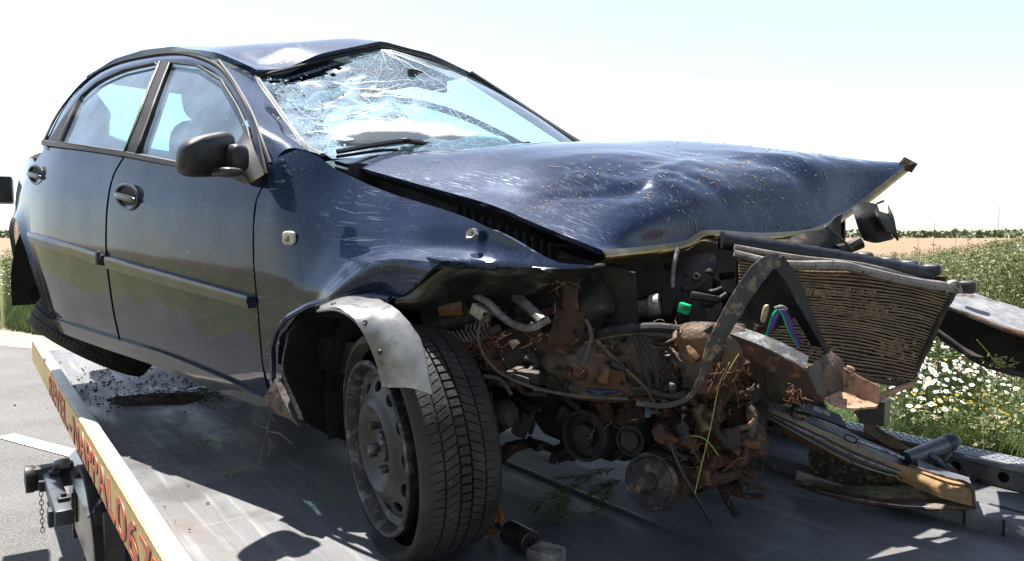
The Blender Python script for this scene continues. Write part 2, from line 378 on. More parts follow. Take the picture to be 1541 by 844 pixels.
# ------------------------------------------------------------------ the setting: field, road, verges
RD = Vector((.83, -.555)).normalized(); RN = Vector((.555, .83)).normalized()   # along the road, across it
def rp(s, m, z=0): return Vector((RD.x * s + RN.x * m, RD.y * s + RN.y * m, z))
M_field = mat('dry ploughed field', (.245, .165, .10), (.19, .125, .075), .12, th=(.35, .65), c3=(.20, .20, .075), sc3=.05, th3=(.55, .7), rough=.95, bump=.5, bsc=3)
M_road = mat('light worn asphalt', (.130, .126, .122), (.088, .085, .083), 1.2, th=(.35, .65), c3=(.24, .235, .225), sc3=120, th3=(.52, .62), rough=.85, bump=.7, bsc=160)
M_paint = mat('white road paint', (.78, .78, .76), (.62, .61, .58), 25, th=(.5, .8), rough=.7, bump=.2, bsc=120)
M_verge = mat('verge soil and turf', (.10, .125, .035), (.17, .155, .065), 2.2, th=(.35, .65), c3=(.26, .215, .12), sc3=8, th3=(.55, .68), rough=.95, bump=.8, bsc=25)
def strip(name, m0, m1, z, mt, s0=-400, s1=400, n=2, wob=0.0):
    b = MB(); g = []
    for j in range(2):
        row = []
        for i in range(n):
            s = s0 + (s1 - s0) * i / (n - 1)
            row.append(rp(s, (m0, m1)[j] + (wob * noise.noise(Vector((s * .6, j * 9, 0))) if wob else 0), z))
        g.append(row)
    b.grid(g); o = b.build(name, mt, smooth=False); o['kind'] = 'structure'; return o
b = MB(); b.lathe([(.01, 0), (4000, 0)], (0, 0, 0), (0, 0, 1), 96); o = b.build('field', M_field, smooth=False); o['kind'] = 'structure'
strip('verge', 5.7, 24, .006, M_verge, n=2)
strip('verge', -12, .3, .006, M_verge, n=2)
strip('road', -.1, 5.98, .014, M_road, -300, 300, n=500, wob=.16)
M_sand = mat('sandy road edge', (.36, .30, .225), (.26, .235, .2), 3, rough=.95, bump=.6, bsc=80)
strip('sandy_shoulder', 5.25, 6.15, .019, M_sand, -40, 40, n=160, wob=.55)
a0, a1 = CF.o, None
p0 = Vector((0, 0, 0))
def groundpix(px, py, z=0):
    d = ray(px, py); t = (z - CAM.z) / d.z; return CAM + d * t
g0 = groundpix(8, 659); g1 = groundpix(125, 690)
gd = (g1 - g0).normalized(); gn = Vector((-gd.y, gd.x, 0))
b = MB(); s_a, s_b = -0.0, 3.0
for k in (0, -1):                               # one dash in view and the next one on
    st = g0 + gd * (k * 9.0); b.add([st + gn * .065 + V(0, 0, .022), st - gn * .065 + V(0, 0, .022), st + gd * 3 - gn * .065 + V(0, 0, .022), st + gd * 3 + gn * .065 + V(0, 0, .022)], [(0, 1, 2, 3)])
o = b.build('road_marking', M_paint, smooth=False); o['kind'] = 'structure'

# ------------------------------------------------------------------ tow truck deck
TR = empty('tow_truck', BF)
tag(TR, 'tow truck with worn steel flat deck and yellow lettered side rail', 'tow truck')
M_deck = mat('worn steel deck', (.215, .215, .222), (.13, .132, .14), 2.2, th=(.3, .7), c3=(.09, .075, .06), sc3=5, th3=(.56, .72), rough=.5, r2=.62, metal=0, spec=.25, bump=.25, bsc=30, stretch=(.35, 1.6, 1))
M_railtop = mat('painted rail top', (.60, .585, .555), (.46, .44, .41), 6, c3=(.20, .19, .18), sc3=45, th3=(.64, .7), rough=.45, metal=.15)
M_yellow = mat('faded yellow sign film', (.92, .66, .22), (.80, .55, .17), 5, c3=(.22, .17, .09), sc3=60, th3=(.64, .7), rough=.4)
M_tread = mat('grey diamond plate', (.30, .31, .33), (.20, .205, .215), 12, rough=.4, metal=.4)
M_frame = mat('dark truck frame', (.02, .022, .026), (.05, .048, .045), 9, rough=.55, bump=.2)
M_arm = mat('blue grey painted steel', (.045, .06, .085), (.075, .08, .09), 14, rough=.4, metal=.2)
M_inox = mat('brushed stainless', (.50, .49, .47), (.38, .37, .355), 9, rough=.28, metal=.9, stretch=(1, 1, 12))
def deck_material():
    m = bpy.data.materials.new('worn steel deck plate'); m.use_nodes = True; N = m.node_tree.nodes; Lk = m.node_tree.links; p = N['Principled BSDF']; tc = N.new('ShaderNodeTexCoord')
    def nz(s, st=(1, 1, 1), d=6, loc=(0, 0, 0), rot=0):
        mp = N.new('ShaderNodeMapping'); mp.inputs['Scale'].default_value = st; mp.inputs['Location'].default_value = loc; mp.inputs['Rotation'].default_value = (0, 0, rot); Lk.new(tc.outputs['Object'], mp.inputs[0])
        n = N.new('ShaderNodeTexNoise'); n.inputs['Scale'].default_value = s; n.inputs['Detail'].default_value = d; n.inputs['Roughness'].default_value = .65; Lk.new(mp.outputs[0], n.inputs[0]); return n.outputs[0]
    def rmp(src, a, b, c=0, d=1):
        r = N.new('ShaderNodeMapRange'); r.inputs[1].default_value = a; r.inputs[2].default_value = b; r.inputs[3].default_value = c; r.inputs[4].default_value = d; Lk.new(src, r.inputs[0]); return r.outputs[0]
    def mix(f, a, b):
        x = N.new('ShaderNodeMix'); x.data_type = 'RGBA'; Lk.new(f, x.inputs[0])
        for k, q in ((6, a), (7, b)):
            if hasattr(q, 'links'): Lk.new(q, x.inputs[k])
            else: x.inputs[k].default_value = (*q, 1)
        return x.outputs[2]
    c = mix(rmp(nz(2.0, (.35, 1.4, 1)), .3, .7), (.105, .105, .108), (.055, .056, .060))
    c = mix(rmp(nz(9, (.12, 3.2, 1), 4, (2, 0, 0)), .55, .74, 0, .7), c, (.19, .19, .19))          # drag scrapes along the deck
    c = mix(rmp(nz(11, (3, .15, 1), 4, (5, 1, 0), .35), .60, .74, 0, .5), c, (.19, .19, .185))        # and across it
    c = mix(rmp(nz(3.1, (.6, 1, 1), 5, (7, 3, 0)), .56, .70, 0, .7), c, (.075, .052, .035))          # rust and soil
    c = mix(rmp(nz(1.7, (1, 1, 1), 4, (1, 9, 0)), .58, .66, 0, .8), c, (.035, .033, .034))           # oil
    c = mix(rmp(nz(70, (1, 1, 1), 3), .62, .70, 0, .6), c, (.06, .05, .042))                          # specks
    Lk.new(c, p.inputs['Base Color']); p.inputs['Specular IOR Level'].default_value = .3
    Lk.new(rmp(nz(4, (.5, 1.5, 1), 5, (3, 3, 3)), .35, .65, .38, .68), p.inputs['Roughness'])
    b = N.new('ShaderNodeBump'); b.inputs['Strength'].default_value = .35; b.inputs['Distance'].default_value = .006; Lk.new(nz(24, (.3, 2, 1)), b.inputs['Height']); Lk.new(b.outputs[0], p.inputs['Normal'])
    return m
M_deck = deck_material()
XR, XN = -4.18, 2.6                             # far end, near end of the deck
def deckgrid(y0, y1, nx=120, ny=20):
    g = []
    for j in range(ny):
        row = []
        for i in range(nx):
            x = XR + (XN - XR) * i / (nx - 1); y = y0 + (y1 - y0) * j / (ny - 1)
            row.append(V(x, y, .004 * noise.noise(V(x * 1.3, y * 1.9, 0)) + .0012 * noise.noise(V(x * 6, y * 7, 3)) - .003))
        g.append(row)
    return g
b = MB(); b.slab(deckgrid(.045, 1.108), -.004); b.build('deck_plate', M_deck, TR, sharp=60)
b = MB(); b.slab(deckgrid(1.118, 1.80), -.004); b.build('deck_plate', M_deck, TR, sharp=60)
b = MB(); b.box(V((XR + XN) / 2, .92, -.055), ((XN - XR) / 2 - .01, .86, .035)); b.build('deck_frame', M_frame, TR, smooth=False)
b = MB(); b.box(V((XR + XN) / 2, 1.113, -.004), ((XN - XR) / 2, .004, .008)); b.build('deck_seam', mat('seam shine', (.25, .25, .26), rough=.35, metal=.6), TR, smooth=False)
# near rail
b = MB(); b.box(V((XR + XN) / 2, .022, .010), ((XN - XR) / 2, .022, .071), b=.005); b.build('side_rail', M_railtop, TR)
rail_near = bpy.data.objects['side_rail']
b = MB(); b.box(V((XR + XN) / 2, -.0022, .009), ((XN - XR) / 2 - .01, .002, .066)); sf = b.build('sign_film', M_yellow, rail_near, smooth=False)
b = MB()
for i in range(420):
    x = XR + .02 + i * .0162
    b.box(V(x, -.0035, .0735), (.0045, .0012, .0025))
b.build('rail_stitch', M_chrome, rail_near, smooth=False)['kind'] = 'stuff'
M_red = mat('faded red lettering', (.85, .14, .07), (.72, .16, .09), 20, rough=.45); M_shad = mat('brown lettering shadow', (.09, .07, .055), rough=.5)
def text_mesh(name, s, size, mt, parent, mtx, extr=.0008, bold=0.0):
    c = bpy.data.curves.new('t', 'FONT'); c.body = s; c.size = size; c.extrude = extr; c.offset = bold; c.resolution_u = 3
    t = bpy.data.objects.new('t', c); COL.objects.link(t); bpy.context.view_layer.update()
    me = bpy.data.meshes.new_from_object(t.evaluated_get(bpy.context.evaluated_depsgraph_get())); bpy.data.objects.remove(t); bpy.data.curves.remove(c)
    me.name = name; me.transform(mtx); me.materials.clear(); me.materials.append(mt)
    return link(bpy.data.objects.new(name, me), parent)
RT = Matrix(((1, 0, 0, 0), (0, 0, -1, 0), (0, 1, 0, 0), (0, 0, 0, 1)))           # text plane xz facing -y
def rail_text(s, px0, px1, z0=-.056, hgt=.104):
    y0 = 502 + 1.67 * (px0 - 45) + 30; y1 = 502 + 1.67 * (px1 - 45) + 30
    xa = BF.pix(px0, y0, y=-.004).x; xb = BF.pix(px1, y1, y=-.004).x
    size = hgt / .69; k = 1
    c = bpy.data.curves.new('t', 'FONT'); c.body = s; c.size = size; t = bpy.data.objects.new('t', c); COL.objects.link(t); bpy.context.view_layer.update(); wd = t.dimensions.x; bpy.data.objects.remove(t); bpy.data.curves.remove(c)
    k = (xb - xa) / wd
    for dx, dz, yy, mt, nm in ((.004, -.003, -.0052, M_shad, 'lettering_shadow'), (0, 0, -.0066, M_red, 'lettering')):
        text_mesh(nm, s, size, mt, rail_near, Matrix.Translation(V(xa + dx, yy, .006 + z0 + dz)) @ RT @ Matrix.Diagonal(V(k, 1, 1, 1)), bold=.0012)
rail_text('NAPPAL', 110, 171); rail_text('06', 175, 207); rail_text('7', 211, 226); rail_text('2', 229, 247)
rail_text('REVEL', 74, 101); rail_text('-', 104, 107)
# far rail: raised ledge, upright wall with round holes, tread-plate cap
b = MB(); b.box(V((XR + XN) / 2, 1.89, .010), ((XN - XR) / 2, .13, .030), b=.006); b.build('ledge', M_deck, TR)
wall = MB()                                      # wall in panels round each hole
hx = [BF.pix(1438, 697, y=2.018).x, BF.pix(1510, 715, y=2.018).x]; pitch_h = hx[1] - hx[0]
xs = [hx[0] + pitch_h * k for k in range(-14, 8)]
for xc in xs:
    x0, x1 = xc - pitch_h / 2, xc + pitch_h / 2; z0, z1, zc, rh = .04, .10, .070, .0155
    if x0 < XR or x1 > XN: continue
    k = 24; ring = []; outr = []
    for i in range(k):
        a = 2 * math.pi * i / k; c_, s_ = math.cos(a), math.sin(a); ring.append((xc + rh * c_, zc + rh * s_))
        tx = (pitch_h / 2) / abs(c_) if abs(c_) > 1e-6 else 9; tz = ((z1 - zc) if s_ > 0 else (zc - z0)) / abs(s_) if abs(s_) > 1e-6 else 9
        t = min(tx, tz); outr.append((xc + t * c_, zc + t * s_))
    for yy, fl in ((2.018, False), (2.022, True)):
        wall.grid([[V(x, yy, z) for x, z in outr], [V(x, yy, z) for x, z in ring]], close=True, flip=fl)
    wall.grid([[V(x, 2.018, z) for x, z in ring], [V(x, 2.022, z) for x, z in ring]], close=True)
wall.build('rail_wall', mat('grimy rail wall', (.17, .155, .14), (.09, .085, .08), 9, c3=(.26, .2, .15), sc3=40, rough=.6, metal=.2, bump=.2), TR, smooth=False)
b = MB(); b.box(V((XR + XN) / 2, 2.085, .05), ((XN - XR) / 2, .006, .06)); b.build('rail_back', M_frame, TR, smooth=False)
b = MB(); b.box(V((XR + XN) / 2, 2.052, .106), ((XN - XR) / 2, .044, .010), b=.004); capo = b.build('rail_cap', M_tread, TR)
b = MB()
for i in range(560):                             # raised bars of the tread plate
    x = XR + .02 + i * .012; s_ = 1 if i % 2 else -1
    rot = Matrix.Rotation(R(45 * s_), 3, 'Z')
    for yy in (2.026, 2.05, 2.074): b.box(V(x, yy + .004 * s_, .1166), (.0055, .0014, .0014), rot)
b.build('tread_bar', M_tread, capo, smooth=False)['kind'] = 'stuff'
# ledge joints and slot
for px, py in ((1451, 790), (1510, 806)):
    b = MB(); q = BF.pix(px, py, y=1.759); b.box(V(q.x, 1.759, .019), (.0025, .003, .02)); b.build('ledge_joint', M_dark, TR, smooth=False)
b = MB()
q = BF.pix(1527, 768, z=.041); b.box(V(q.x, q.y, .0405), (.06, .006, .0012)); b.build('ledge_slot', M_dark, TR, smooth=False)
# stainless cabinet, guard bar with chain, mudguard and wheel under the near rail
ca = BF.pix(98, 690, y=-.005); cb_ = BF.pix(132, 757, y=-.005)
zc = .5 * (ca.z + cb_.z); x0, x1 = ca.x, cb_.x
b = MB(); b.box(V((x0 + x1) / 2, .125, zc - .14), ((x1 - x0) / 2, .12, .12), b=.006); cab = b.build('tool_cabinet', M_inox, TR)
b = MB(); b.slab([[V(x0 - .01, -.006, zc - .035), V(x1 + .01, -.006, zc - .035)], [V(x0 - .01, .04, zc + .012), V(x1 + .01, .04, zc + .012)]], .006)
b.slab([[V(x0 - .01, .04, zc + .012), V(x1 + .01, .04, zc + .012)], [V(x0 - .01, .24, zc + .014), V(x1 + .01, .24, zc + .014)]], .005); b.build('cabinet_lid', M_inox, cab, smooth=False)
xm = x0 + (x1 - x0) * .38
b = MB(); b.sup(V(xm, .002, zc - .13), (V(.035, 0, 0), V(0, .008, 0), V(0, 0, .07)), e=.6); b.build('latch_plate', M_trim, cab)
b = MB(); b.sup(V(xm, -.008, zc - .13), (V(.014, 0, 0), V(0, .006, 0), V(0, 0, .048)), e=.6); b.build('latch_handle', M_blk, cab)
b = MB(); b.box(V(x1 + .035, .15, zc - .30), (.012, .14, .31)); b.build('cabinet_gasket', M_frame, TR, smooth=False)
b = MB(); b.box(V(x1 + .10, .06, zc - .3), (.02, .03, .3)); b.build('mudflap', mat('mudflap grey', (.10, .095, .085), (.05, .048, .045), 8, rough=.7), TR, smooth=False)
# guard bar
ga = BF.pix(75, 708, y=-.07); gb = BF.pix(97, 788, y=-.07)
ga.z = gb.z = (ga.z + gb.z) / 2
b = MB(); b.box((ga + gb) / 2, ((gb.x - ga.x) / 2, .027, .027), b=.005); gbar = b.build('guard_bar', M_arm, TR)
b = MB(); b.box(V(ga.x - .01, ga.y + .10, ga.z - .005), (.035, .16, .045), b=.006); b.build('guard_bracket', M_frame, gbar)
b = MB(); b.lathe([(.001, -.02), (.05, -.02), (.055, -.01), (.055, .015), (.001, .02)], V(ga.x - .01, ga.y - .07, ga.z - .005), (0, -1, 0), 20); b.build('end_cap', M_blk, gbar)
b = MB(); b.box(V(ga.x + .03, ga.y + .04, ga.z + .05), (.025, .03, .018), b=.006); b.build('marker_lamp', mat('amber grey lens', (.20, .17, .14), rough=.2, coat=1), gbar)
for xx in (ga.x + .09, gb.x - .12):
    b = MB(); b.box(V(xx, ga.y + .01, ga.z + .034), (.022, .02, .007), b=.003); b.lathe([(.001, .012), (.009, .012), (.010, 0)], V(xx, ga.y + .01, ga.z + .041), (0, 0, 1), 10); b.build('clamp_bolt', M_frame, gbar)

b = MB(); b.box(V(gb.x - .1, ga.y - .035, ga.z - .02), (.03, .008, .03), b=.004); b.build('clamp_tab', M_frame, gbar)
chain_x = ga.x + .12
b = MB(); b.box(V(chain_x, ga.y - .036, ga.z - .005), (.012, .01, .02)); b.build('chain_hook', M_frame, gbar)
for k in range(9):                               # chain links
    c = V(chain_x + .002 * k, ga.y - .04, ga.z - .035 - .0175 * k); t = MB()
    a_ = V(1, 0, 0) if k % 2 else V(0, 1, 0)
    t.tube([c + a_ * (.0065 * math.cos(q)) + V(0, 0, .0115 * math.sin(q)) for q in np.linspace(0, 2 * math.pi, 13)], .0017, 5, cap=False); t.build('chain_link', M_steel_edge, gbar)
# rear wheel of the truck under the rail
wx = BF.pix(178, 835, y=.15).x + .26; wz = -.50
b = MB(); b.lathe([(.36, 0), (.385, 0), (.385, .30), (.36, .30), (.36, 0)], V(wx, .0, wz), (0, 1, 0), 28, a0=0, a1=math.pi); b.build('mudguard', M_blk, TR)
b = MB(); b.lathe([(.19, .02), (.28, .0), (.325, .02), (.335, .06), (.335, .2), (.325, .24), (.28, .26), (.19, .24)], V(wx, .04, wz), (0, 1, 0), 48); tw = b.build('wheel', M_rubber, TR)
b = MB()
for k in range(56):
    a = 2 * math.pi * k / 56; rot = Matrix.Rotation(-a, 3, 'Y')
    for yy in (.075, .125, .175, .225): b.box(V(wx + .338 * math.sin(a), .04 + yy - .02, wz + .338 * math.cos(a)), (.014, .018, .006), rot)
b.build('tread', M_rubber, tw, smooth=False)
b = MB(); b.lathe([(.001, .08), (.06, .06), (.1, .09), (.17, .03), (.19, .02)], V(wx, .045, wz), (0, 1, 0), 32); b.build('rim', M_steel, tw)
b = MB(); b.box(V((XR + XN) / 2, .55, -.20), ((XN - XR) / 2 - .1, .05, .11)); b.box(V((XR + XN) / 2, 1.4, -.20), ((XN - XR) / 2 - .1, .05, .11)); b.build('chassis_rail', M_frame, TR, smooth=False)

# ------------------------------------------------------------------ the wrecked car
CAR = empty('wrecked_car', CF)
tag(CAR, 'crashed dark blue saloon car with torn-off front end standing on the deck', 'car')
WID = 1.72
def L(u, v, w_): return V(-u, v, w_)
def Sy(x, z):                                    # outer skin of the near flank
    u = -x; zr = z - .06 * (u - .5)
    y = float(np.interp(zr, [.05, .25, .35, .5, .62, .8, .93, 1.0, 1.15, 1.35, 1.48, 1.7], [.12, .055, .03, .0, -.012, .003, .03, .052, .14, .285, .42, .6]))
    bl = min(max((.62 - u) / .42, 0), 1); bl = bl * bl * (3 - 2 * bl)
    if bl: y = y * (1 - bl) + bl * float(np.interp(z, [.05, .3, .5, .6, .68, .76, .85, .95, 1.1], [.12, .03, -.01, -.015, .002, .04, .095, .165, .27]))
    if u > 2.1:
        t = u - 2.1; y += .20 * t * t if t < .9 else .162 + .36 * (t - .9)
    if u < -.1: y += .5 * (u + .1) ** 2
    return y
def S(px, py, off=0.0): 
    p = CF.surf(px, py, Sy); p.y += off + .0022 * noise.noise(V(p.x * 3.2, 0, p.z * 4.5)) + .0009 * noise.noise(V(p.x * 9, 3, p.z * 11)); return p
def pixgrid(g, off=0.0): return [[S(p.x, p.y, off) for p in r] for r in g]
P2 = lambda *pts: [Vector((a, b, 0)) for a, b in pts]
D = lambda px, py, Y: CF.dep(px, py, Y)
def mirror_grid(g): return [[V(p.x, WID - p.y, p.z) for p in r] for r in g]

belt = P2((66, 214), (130, 222), (190, 231), (262, 245), (330, 258), (399, 270))
O_curve = P2((67, 213), (92, 166), (130, 122), (170, 98), (215, 86), (262, 80), (300, 86), (335, 104), (365, 146), (388, 196), (402, 262))
I_rear = P2((90, 213), (105, 180), (120, 149), (150, 123), (190, 105), (243, 93))
I_front = P2((258, 94), (300, 99), (335, 121), (360, 161), (375, 196), (391, 266))
def panel(name, g, th, mt, parent=CAR, far=True, **k):
    b = MB(); b.slab(g, th); o = b.build(name, mt, parent, **k)
    if far:
        b = MB(); b.slab(mirror_grid(g), -th); b.build(name, mt, parent, **k)
    return o
# doors
fd_left = P2((190, 233), (172, 265), (164, 300), (161, 350), (163, 400), (171, 460), (182, 511))
fd_right = P2((399, 272), (385, 300), (381, 340), (381, 400), (386, 460), (395, 550), (405, 597))
g = pixgrid(coons(P2((190, 233), (262, 246), (330, 259), (399, 272)), P2((182, 511), (245, 528), (330, 562), (405, 597)), fd_left, fd_right, 40, 34))
front_door = panel('front_door', g, .05, M_side, sharp=60)
rd_left = P2((70, 217), (48, 252), (36, 283), (29, 308), (45, 350), (59, 404), (70, 448), (80, 477))
sh = lambda pts, dx: [p + Vector((dx, 0, 0)) for p in pts]
g = pixgrid(coons(P2((70, 217), (130, 224), (187, 232)), P2((80, 477), (130, 493), (179, 509)), rd_left, sh(fd_left, -3), 30, 34))
rear_door = panel('rear_door', g, .05, M_side, sharp=60)
# sill
g = pixgrid(coons(P2((81, 479), (153, 502), (245, 530), (330, 564), (408, 600)), P2((88, 497), (150, 520), (245, 552), (330, 587), (430, 626)), P2((81, 479), (88, 497)), P2((408, 600), (430, 626)), 40, 8), -.012)
panel('sill', g, .07, M_mould)
b = MB(); b.box(L(1.25, .86, .41), (1.15, .78, .045)); b.build('floor_pan', M_dark, CAR, smooth=False)
# mouldings
def moulding(top, bot, parent):
    T, B = resample(top, 24), resample(bot, 24); n = 24; g = []
    for f, off in ((-.06, .004), (0, -.016), (.35, -.02), (.95, -.016), (1.05, .004)): g.append([S(*(T[i].lerp(B[i], min(max(f, 0), 1)).xy), off) for i in range(n)])
    b = MB(); b.grid(g)
    for e in (0, n - 1): b.add([r[e] for r in g], [tuple(range(5))])
    b.build('moulding', M_mould, parent, sharp=30)
moulding(P2((47, 349), (100, 365), (159, 384)), P2((52, 365), (100, 380), (158, 400)), rear_door)
moulding(P2((164, 386), (270, 416), (379, 446)), P2((166, 404), (270, 434), (381, 464)), front_door)
b = MB(); q = S(155, 388, -.018); b.sup(q, (V(.014, 0, 0), V(0, .006, 0), V(0, 0, .026)), e=.7); b.build('moulding_cap', M_trim, rear_door)
# belt seal, window frames, pillars, glass
b = MB(); g = [[S(p.x, p.y, o_) for p in resample([q + Vector((0, dy, 0)) for q in belt], 40)] for dy, o_ in ((-4, .006), (-3, -.010), (4, -.012), (6, .004))]; b.grid(g); b.build('belt_seal', M_trim, CAR)
Oc = spline(O_curve, 64); Ic = resample(spline(I_rear, 28) + spline(I_front, 36), 64)
g = [[S(*Oc[i].lerp(Ic[i], k / 5).xy, .004 - .010 * math.sin(math.pi * k / 5)) for i in range(64)] for k in range(6)]
b = MB(); b.slab(g, .03); b.build('door_frame', M_side, CAR, sharp=60)
b = MB(); b.slab(mirror_grid(g), -.03); b.build('door_frame', M_side, CAR, sharp=60)
g = pixgrid(coons(P2((243, 92), (258, 93)), P2((190, 229), (206, 236)), P2((243, 92), (222, 140), (190, 229)), P2((258, 93), (236, 150), (206, 236)), 6, 24), -.004)
panel('centre_pillar', g, .04, M_trim)
g = pixgrid(coons(P2((118, 150), (123, 147)), P2((74, 213), (92, 215)), P2((118, 150), (95, 180), (74, 213)), P2((123, 147), (107, 180), (92, 215)), 6, 12), -.006)
panel('quarter_trim', g, .02, M_trim)
seal = MB()
for c in (I_rear + P2((190, 228)), I_front, P2((243, 93), (222, 140), (190, 229)), P2((258, 94), (236, 150), (206, 236)), P2((90, 214), (190, 229)), P2((206, 235), (262, 246), (391, 268))):
    seal.tube([S(p.x, p.y, -.006) for p in resample(c, 24)], .0045, 6)
seal.build('window_seal', M_trim, CAR)
b = MB(); b.tube([S(p.x, p.y, -.004) for p in spline(O_curve, 48)], .006, 6); b.build('roof_drip_strip', M_trim, CAR)
M_glass = glass('dusty haze blue side glass', (.50, .76, .92), .33)
g = pixgrid(coons(P2((120, 149), (150, 123), (190, 105), (243, 93)), P2((90, 214), (190, 229)), P2((120, 149), (105, 180), (90, 214)), P2((243, 93), (222, 140), (190, 229)), 24, 16), .010)
def pane(name, g, mt, parent=CAR, attr=None):
    b = MB(); b.grid(g); o = b.build(name, mt, parent, sharp=80); return o
pane('rear_door_glass', g, M_glass); pane('rear_door_glass', mirror_grid(g), M_glass)
g = pixgrid(coons(P2((258, 94), (300, 99), (335, 121), (360, 161)), P2((206, 236), (262, 247), (391, 268)), P2((258, 94), (236, 150), (206, 236)), P2((360, 161), (375, 196), (391, 268)), 24, 20), .010)
pane('front_door_glass', g, M_glass); pane('front_door_glass', mirror_grid(g), M_glass)

# roof, dented at the near front corner
hdr = [CF.pix(385, 113, y=.33), CF.pix(480, 90, y=.58), CF.pix(575, 69, y=.85), CF.pix(640, 86, y=1.08), CF.pix(706, 114, y=1.35)]
hdrs = resample(hdr, 28)
near = [S(*p.xy) for p in (P2((385, 113), (325, 88), (262, 78), (215, 84), (170, 96), (130, 120)))]
near[0] = hdr[0]
farr = [hdr[-1], L(1.25, 1.40, 1.46), L(1.5, 1.40, 1.47), L(1.8, 1.39, 1.46), L(2.1, 1.37, 1.43), L(2.35, 1.33, 1.36)]
rear = [near[-1], L(2.42, .55, 1.435), L(2.44, .86, 1.445), L(2.42, 1.15, 1.43), farr[-1]]
g = coons(hdr, rear, near, farr, 30, 34, smooth=False)
for j, r in enumerate(g):
    for i, p in enumerate(r):
        a, c = i / 29, j / 33
        p.z += .030 * math.sin(math.pi * min(1, c * 1.05)) ** .8 * math.sin(math.pi * min(1, a * 1.0)) ** .9 * (1 - .35 * c) + .006 * noise.noise(p * 5)
        if 0 < i: p.z -= .05 * math.exp(-((a - .12) / .09) ** 2) * math.exp(-((c - .12) / .12) ** 2)
b = MB(); b.slab(g, .02); roof = b.build('roof', M_fend, CAR, sharp=60)
b = MB(); b.tube([p + V(.006, 0, -.004) for p in hdrs], .009, 6, flat=.7); b.build('windscreen_header', M_trim, CAR)
# near windscreen pillar (buckled) and its seal
ap_r = [CF.pix(385, 114, y=.33), CF.pix(420, 164, y=.275), CF.pix(455, 213, y=.20), CF.pix(486, 233, y=.14)]
ap_l = [S(328, 92), S(352, 125), S(377, 170), S(394, 215), S(405, 246)]
g = coons([ap_l[0], ap_r[0]], [ap_l[-1], CF.pix(450, 224, y=.11), ap_r[-1]], ap_l, ap_r, 14, 24)
for j, r in enumerate(g):
    for i, p in enumerate(r):
        a = i / 13; p.y += -.025 * math.sin(math.pi * a) + .014 * noise.noise(p * 9)
b = MB(); b.slab(g, .025); b.build('windscreen_pillar', M_fend, CAR, sharp=60)
b = MB(); b.tube(spline(ap_r, 24), .010, 6, flat=.6); b.build('windscreen_seal', mat('grey rubber seal', (.20, .20, .20), (.09, .09, .09), 20, rough=.5), CAR)
b = MB(); b.tube([p + V(.01, -.004, 0) for p in spline(ap_l, 24)], .006, 6); b.build('pillar_seal', M_trim, CAR)
far_pillar = [hdr[-1], L(.92, 1.45, 1.335), L(.62, 1.54, 1.13), L(.42, 1.57, 1.03)]
b = MB(); b.tube(far_pillar, .026, 8, n=16); b.build('windscreen_pillar', M_trim, CAR)
# windscreen
wt = [p + V(.012, 0, -.012) for p in hdr]
wb = [CF.pix(500, 239, y=.13), L(.33, .42, .985), L(.28, .85, 1.0), L(.33, 1.3, 1.0), L(.43, 1.57, 1.0)]
wl = [wt[0]] + [p + V(.012, .008, 0) for p in ap_r[1:3]] + [wb[0]]
g = coons(wt, wb, wl, [wt[-1]] + far_pillar[1:3] + [wb[-1]], 60, 40, smooth=False)
att = []
hit = D(575, 78, 3.1)
for j, r in enumerate(g):
    for i, p in enumerate(r):
        a, c = i / 59, j / 39; e = math.sin(math.pi * a) * math.sin(math.pi * c)
        crush = math.exp(-((a - .16) / .17) ** 2 - ((c - .28) / .32) ** 2)
        nn = .5 + .5 * noise.noise(V(a * 7, c * 7, 2))
        p.z += .035 * e; p.x += .06 * e
        d = crush * (.045 + .03 * noise.noise(p * 9)); p.x -= d; p.z -= d * .9
        t = 1.15 * math.exp(-(a / .22) ** 2) + 1.0 * crush + .75 * math.exp(-((a - .5) / .16) ** 2 - (c / .30) ** 2) + .50 * math.exp(-((a - .33) / .25) ** 2 - ((c - .7) / .45) ** 2)
        att.append(min(1.0, t * (.55 + .65 * nn)))
def in_hole(a, c):
    return .03 < a < .36 and .03 < c < .035 + (.045 * math.sin(math.pi * (a - .03) / .33) + .03 * noise.noise(V(a * 40, c * 30, 1)) + .02 * noise.noise(V(a * 90, c * 60, 4)))
b = MB(); b.grid(g); b.f = [f_ for k_, f_ in enumerate(b.f) if not in_hole((k_ % 59 + .5) / 59, (k_ // 59 + .5) / 39)]; b.mi = [0] * len(b.f); ws = b.build('windscreen', glass('shattered laminated glass', (.60, .88, .92), .12, crack=.75), CAR, sharp=80)
at_ = ws.data.attributes.new('tint', 'FLOAT', 'POINT'); at_.data.foreach_set('value', att)
WSG = g
def wsp(a, c, off=.004):
    i = min(max(a, 0), 1) * 59; j = min(max(c, 0), 1) * 39; i0, j0 = min(int(i), 58), min(int(j), 38); fi, fj = i - i0, j - j0
    p = WSG[j0][i0].lerp(WSG[j0][i0 + 1], fi).lerp(WSG[j0 + 1][i0].lerp(WSG[j0 + 1][i0 + 1], fi), fj)
    return p + V(off, -off * .3, off)
b = MB(); rr = random.Random(3)
def crack(a, c, da, dc, n, wig, r0):
    pts = []
    for k in range(n):
        pts.append(wsp(a, c)); a += da + rr.uniform(-wig, wig); c += dc + rr.uniform(-wig, wig)
        if not (0 < a < 1 and 0 <= c < 1): break
    if len(pts) > 2: b.tube(pts, [r0, r0 * .35], 4)
for k in range(19):                               # cracks raying out from the buckled top edge
    an = R(-62 + 124 * k / 16 + rr.uniform(-4, 4)); crack(.5, .015, math.sin(an) * .030, math.cos(an) * .045, rr.randint(4, 18), .009, .0007)
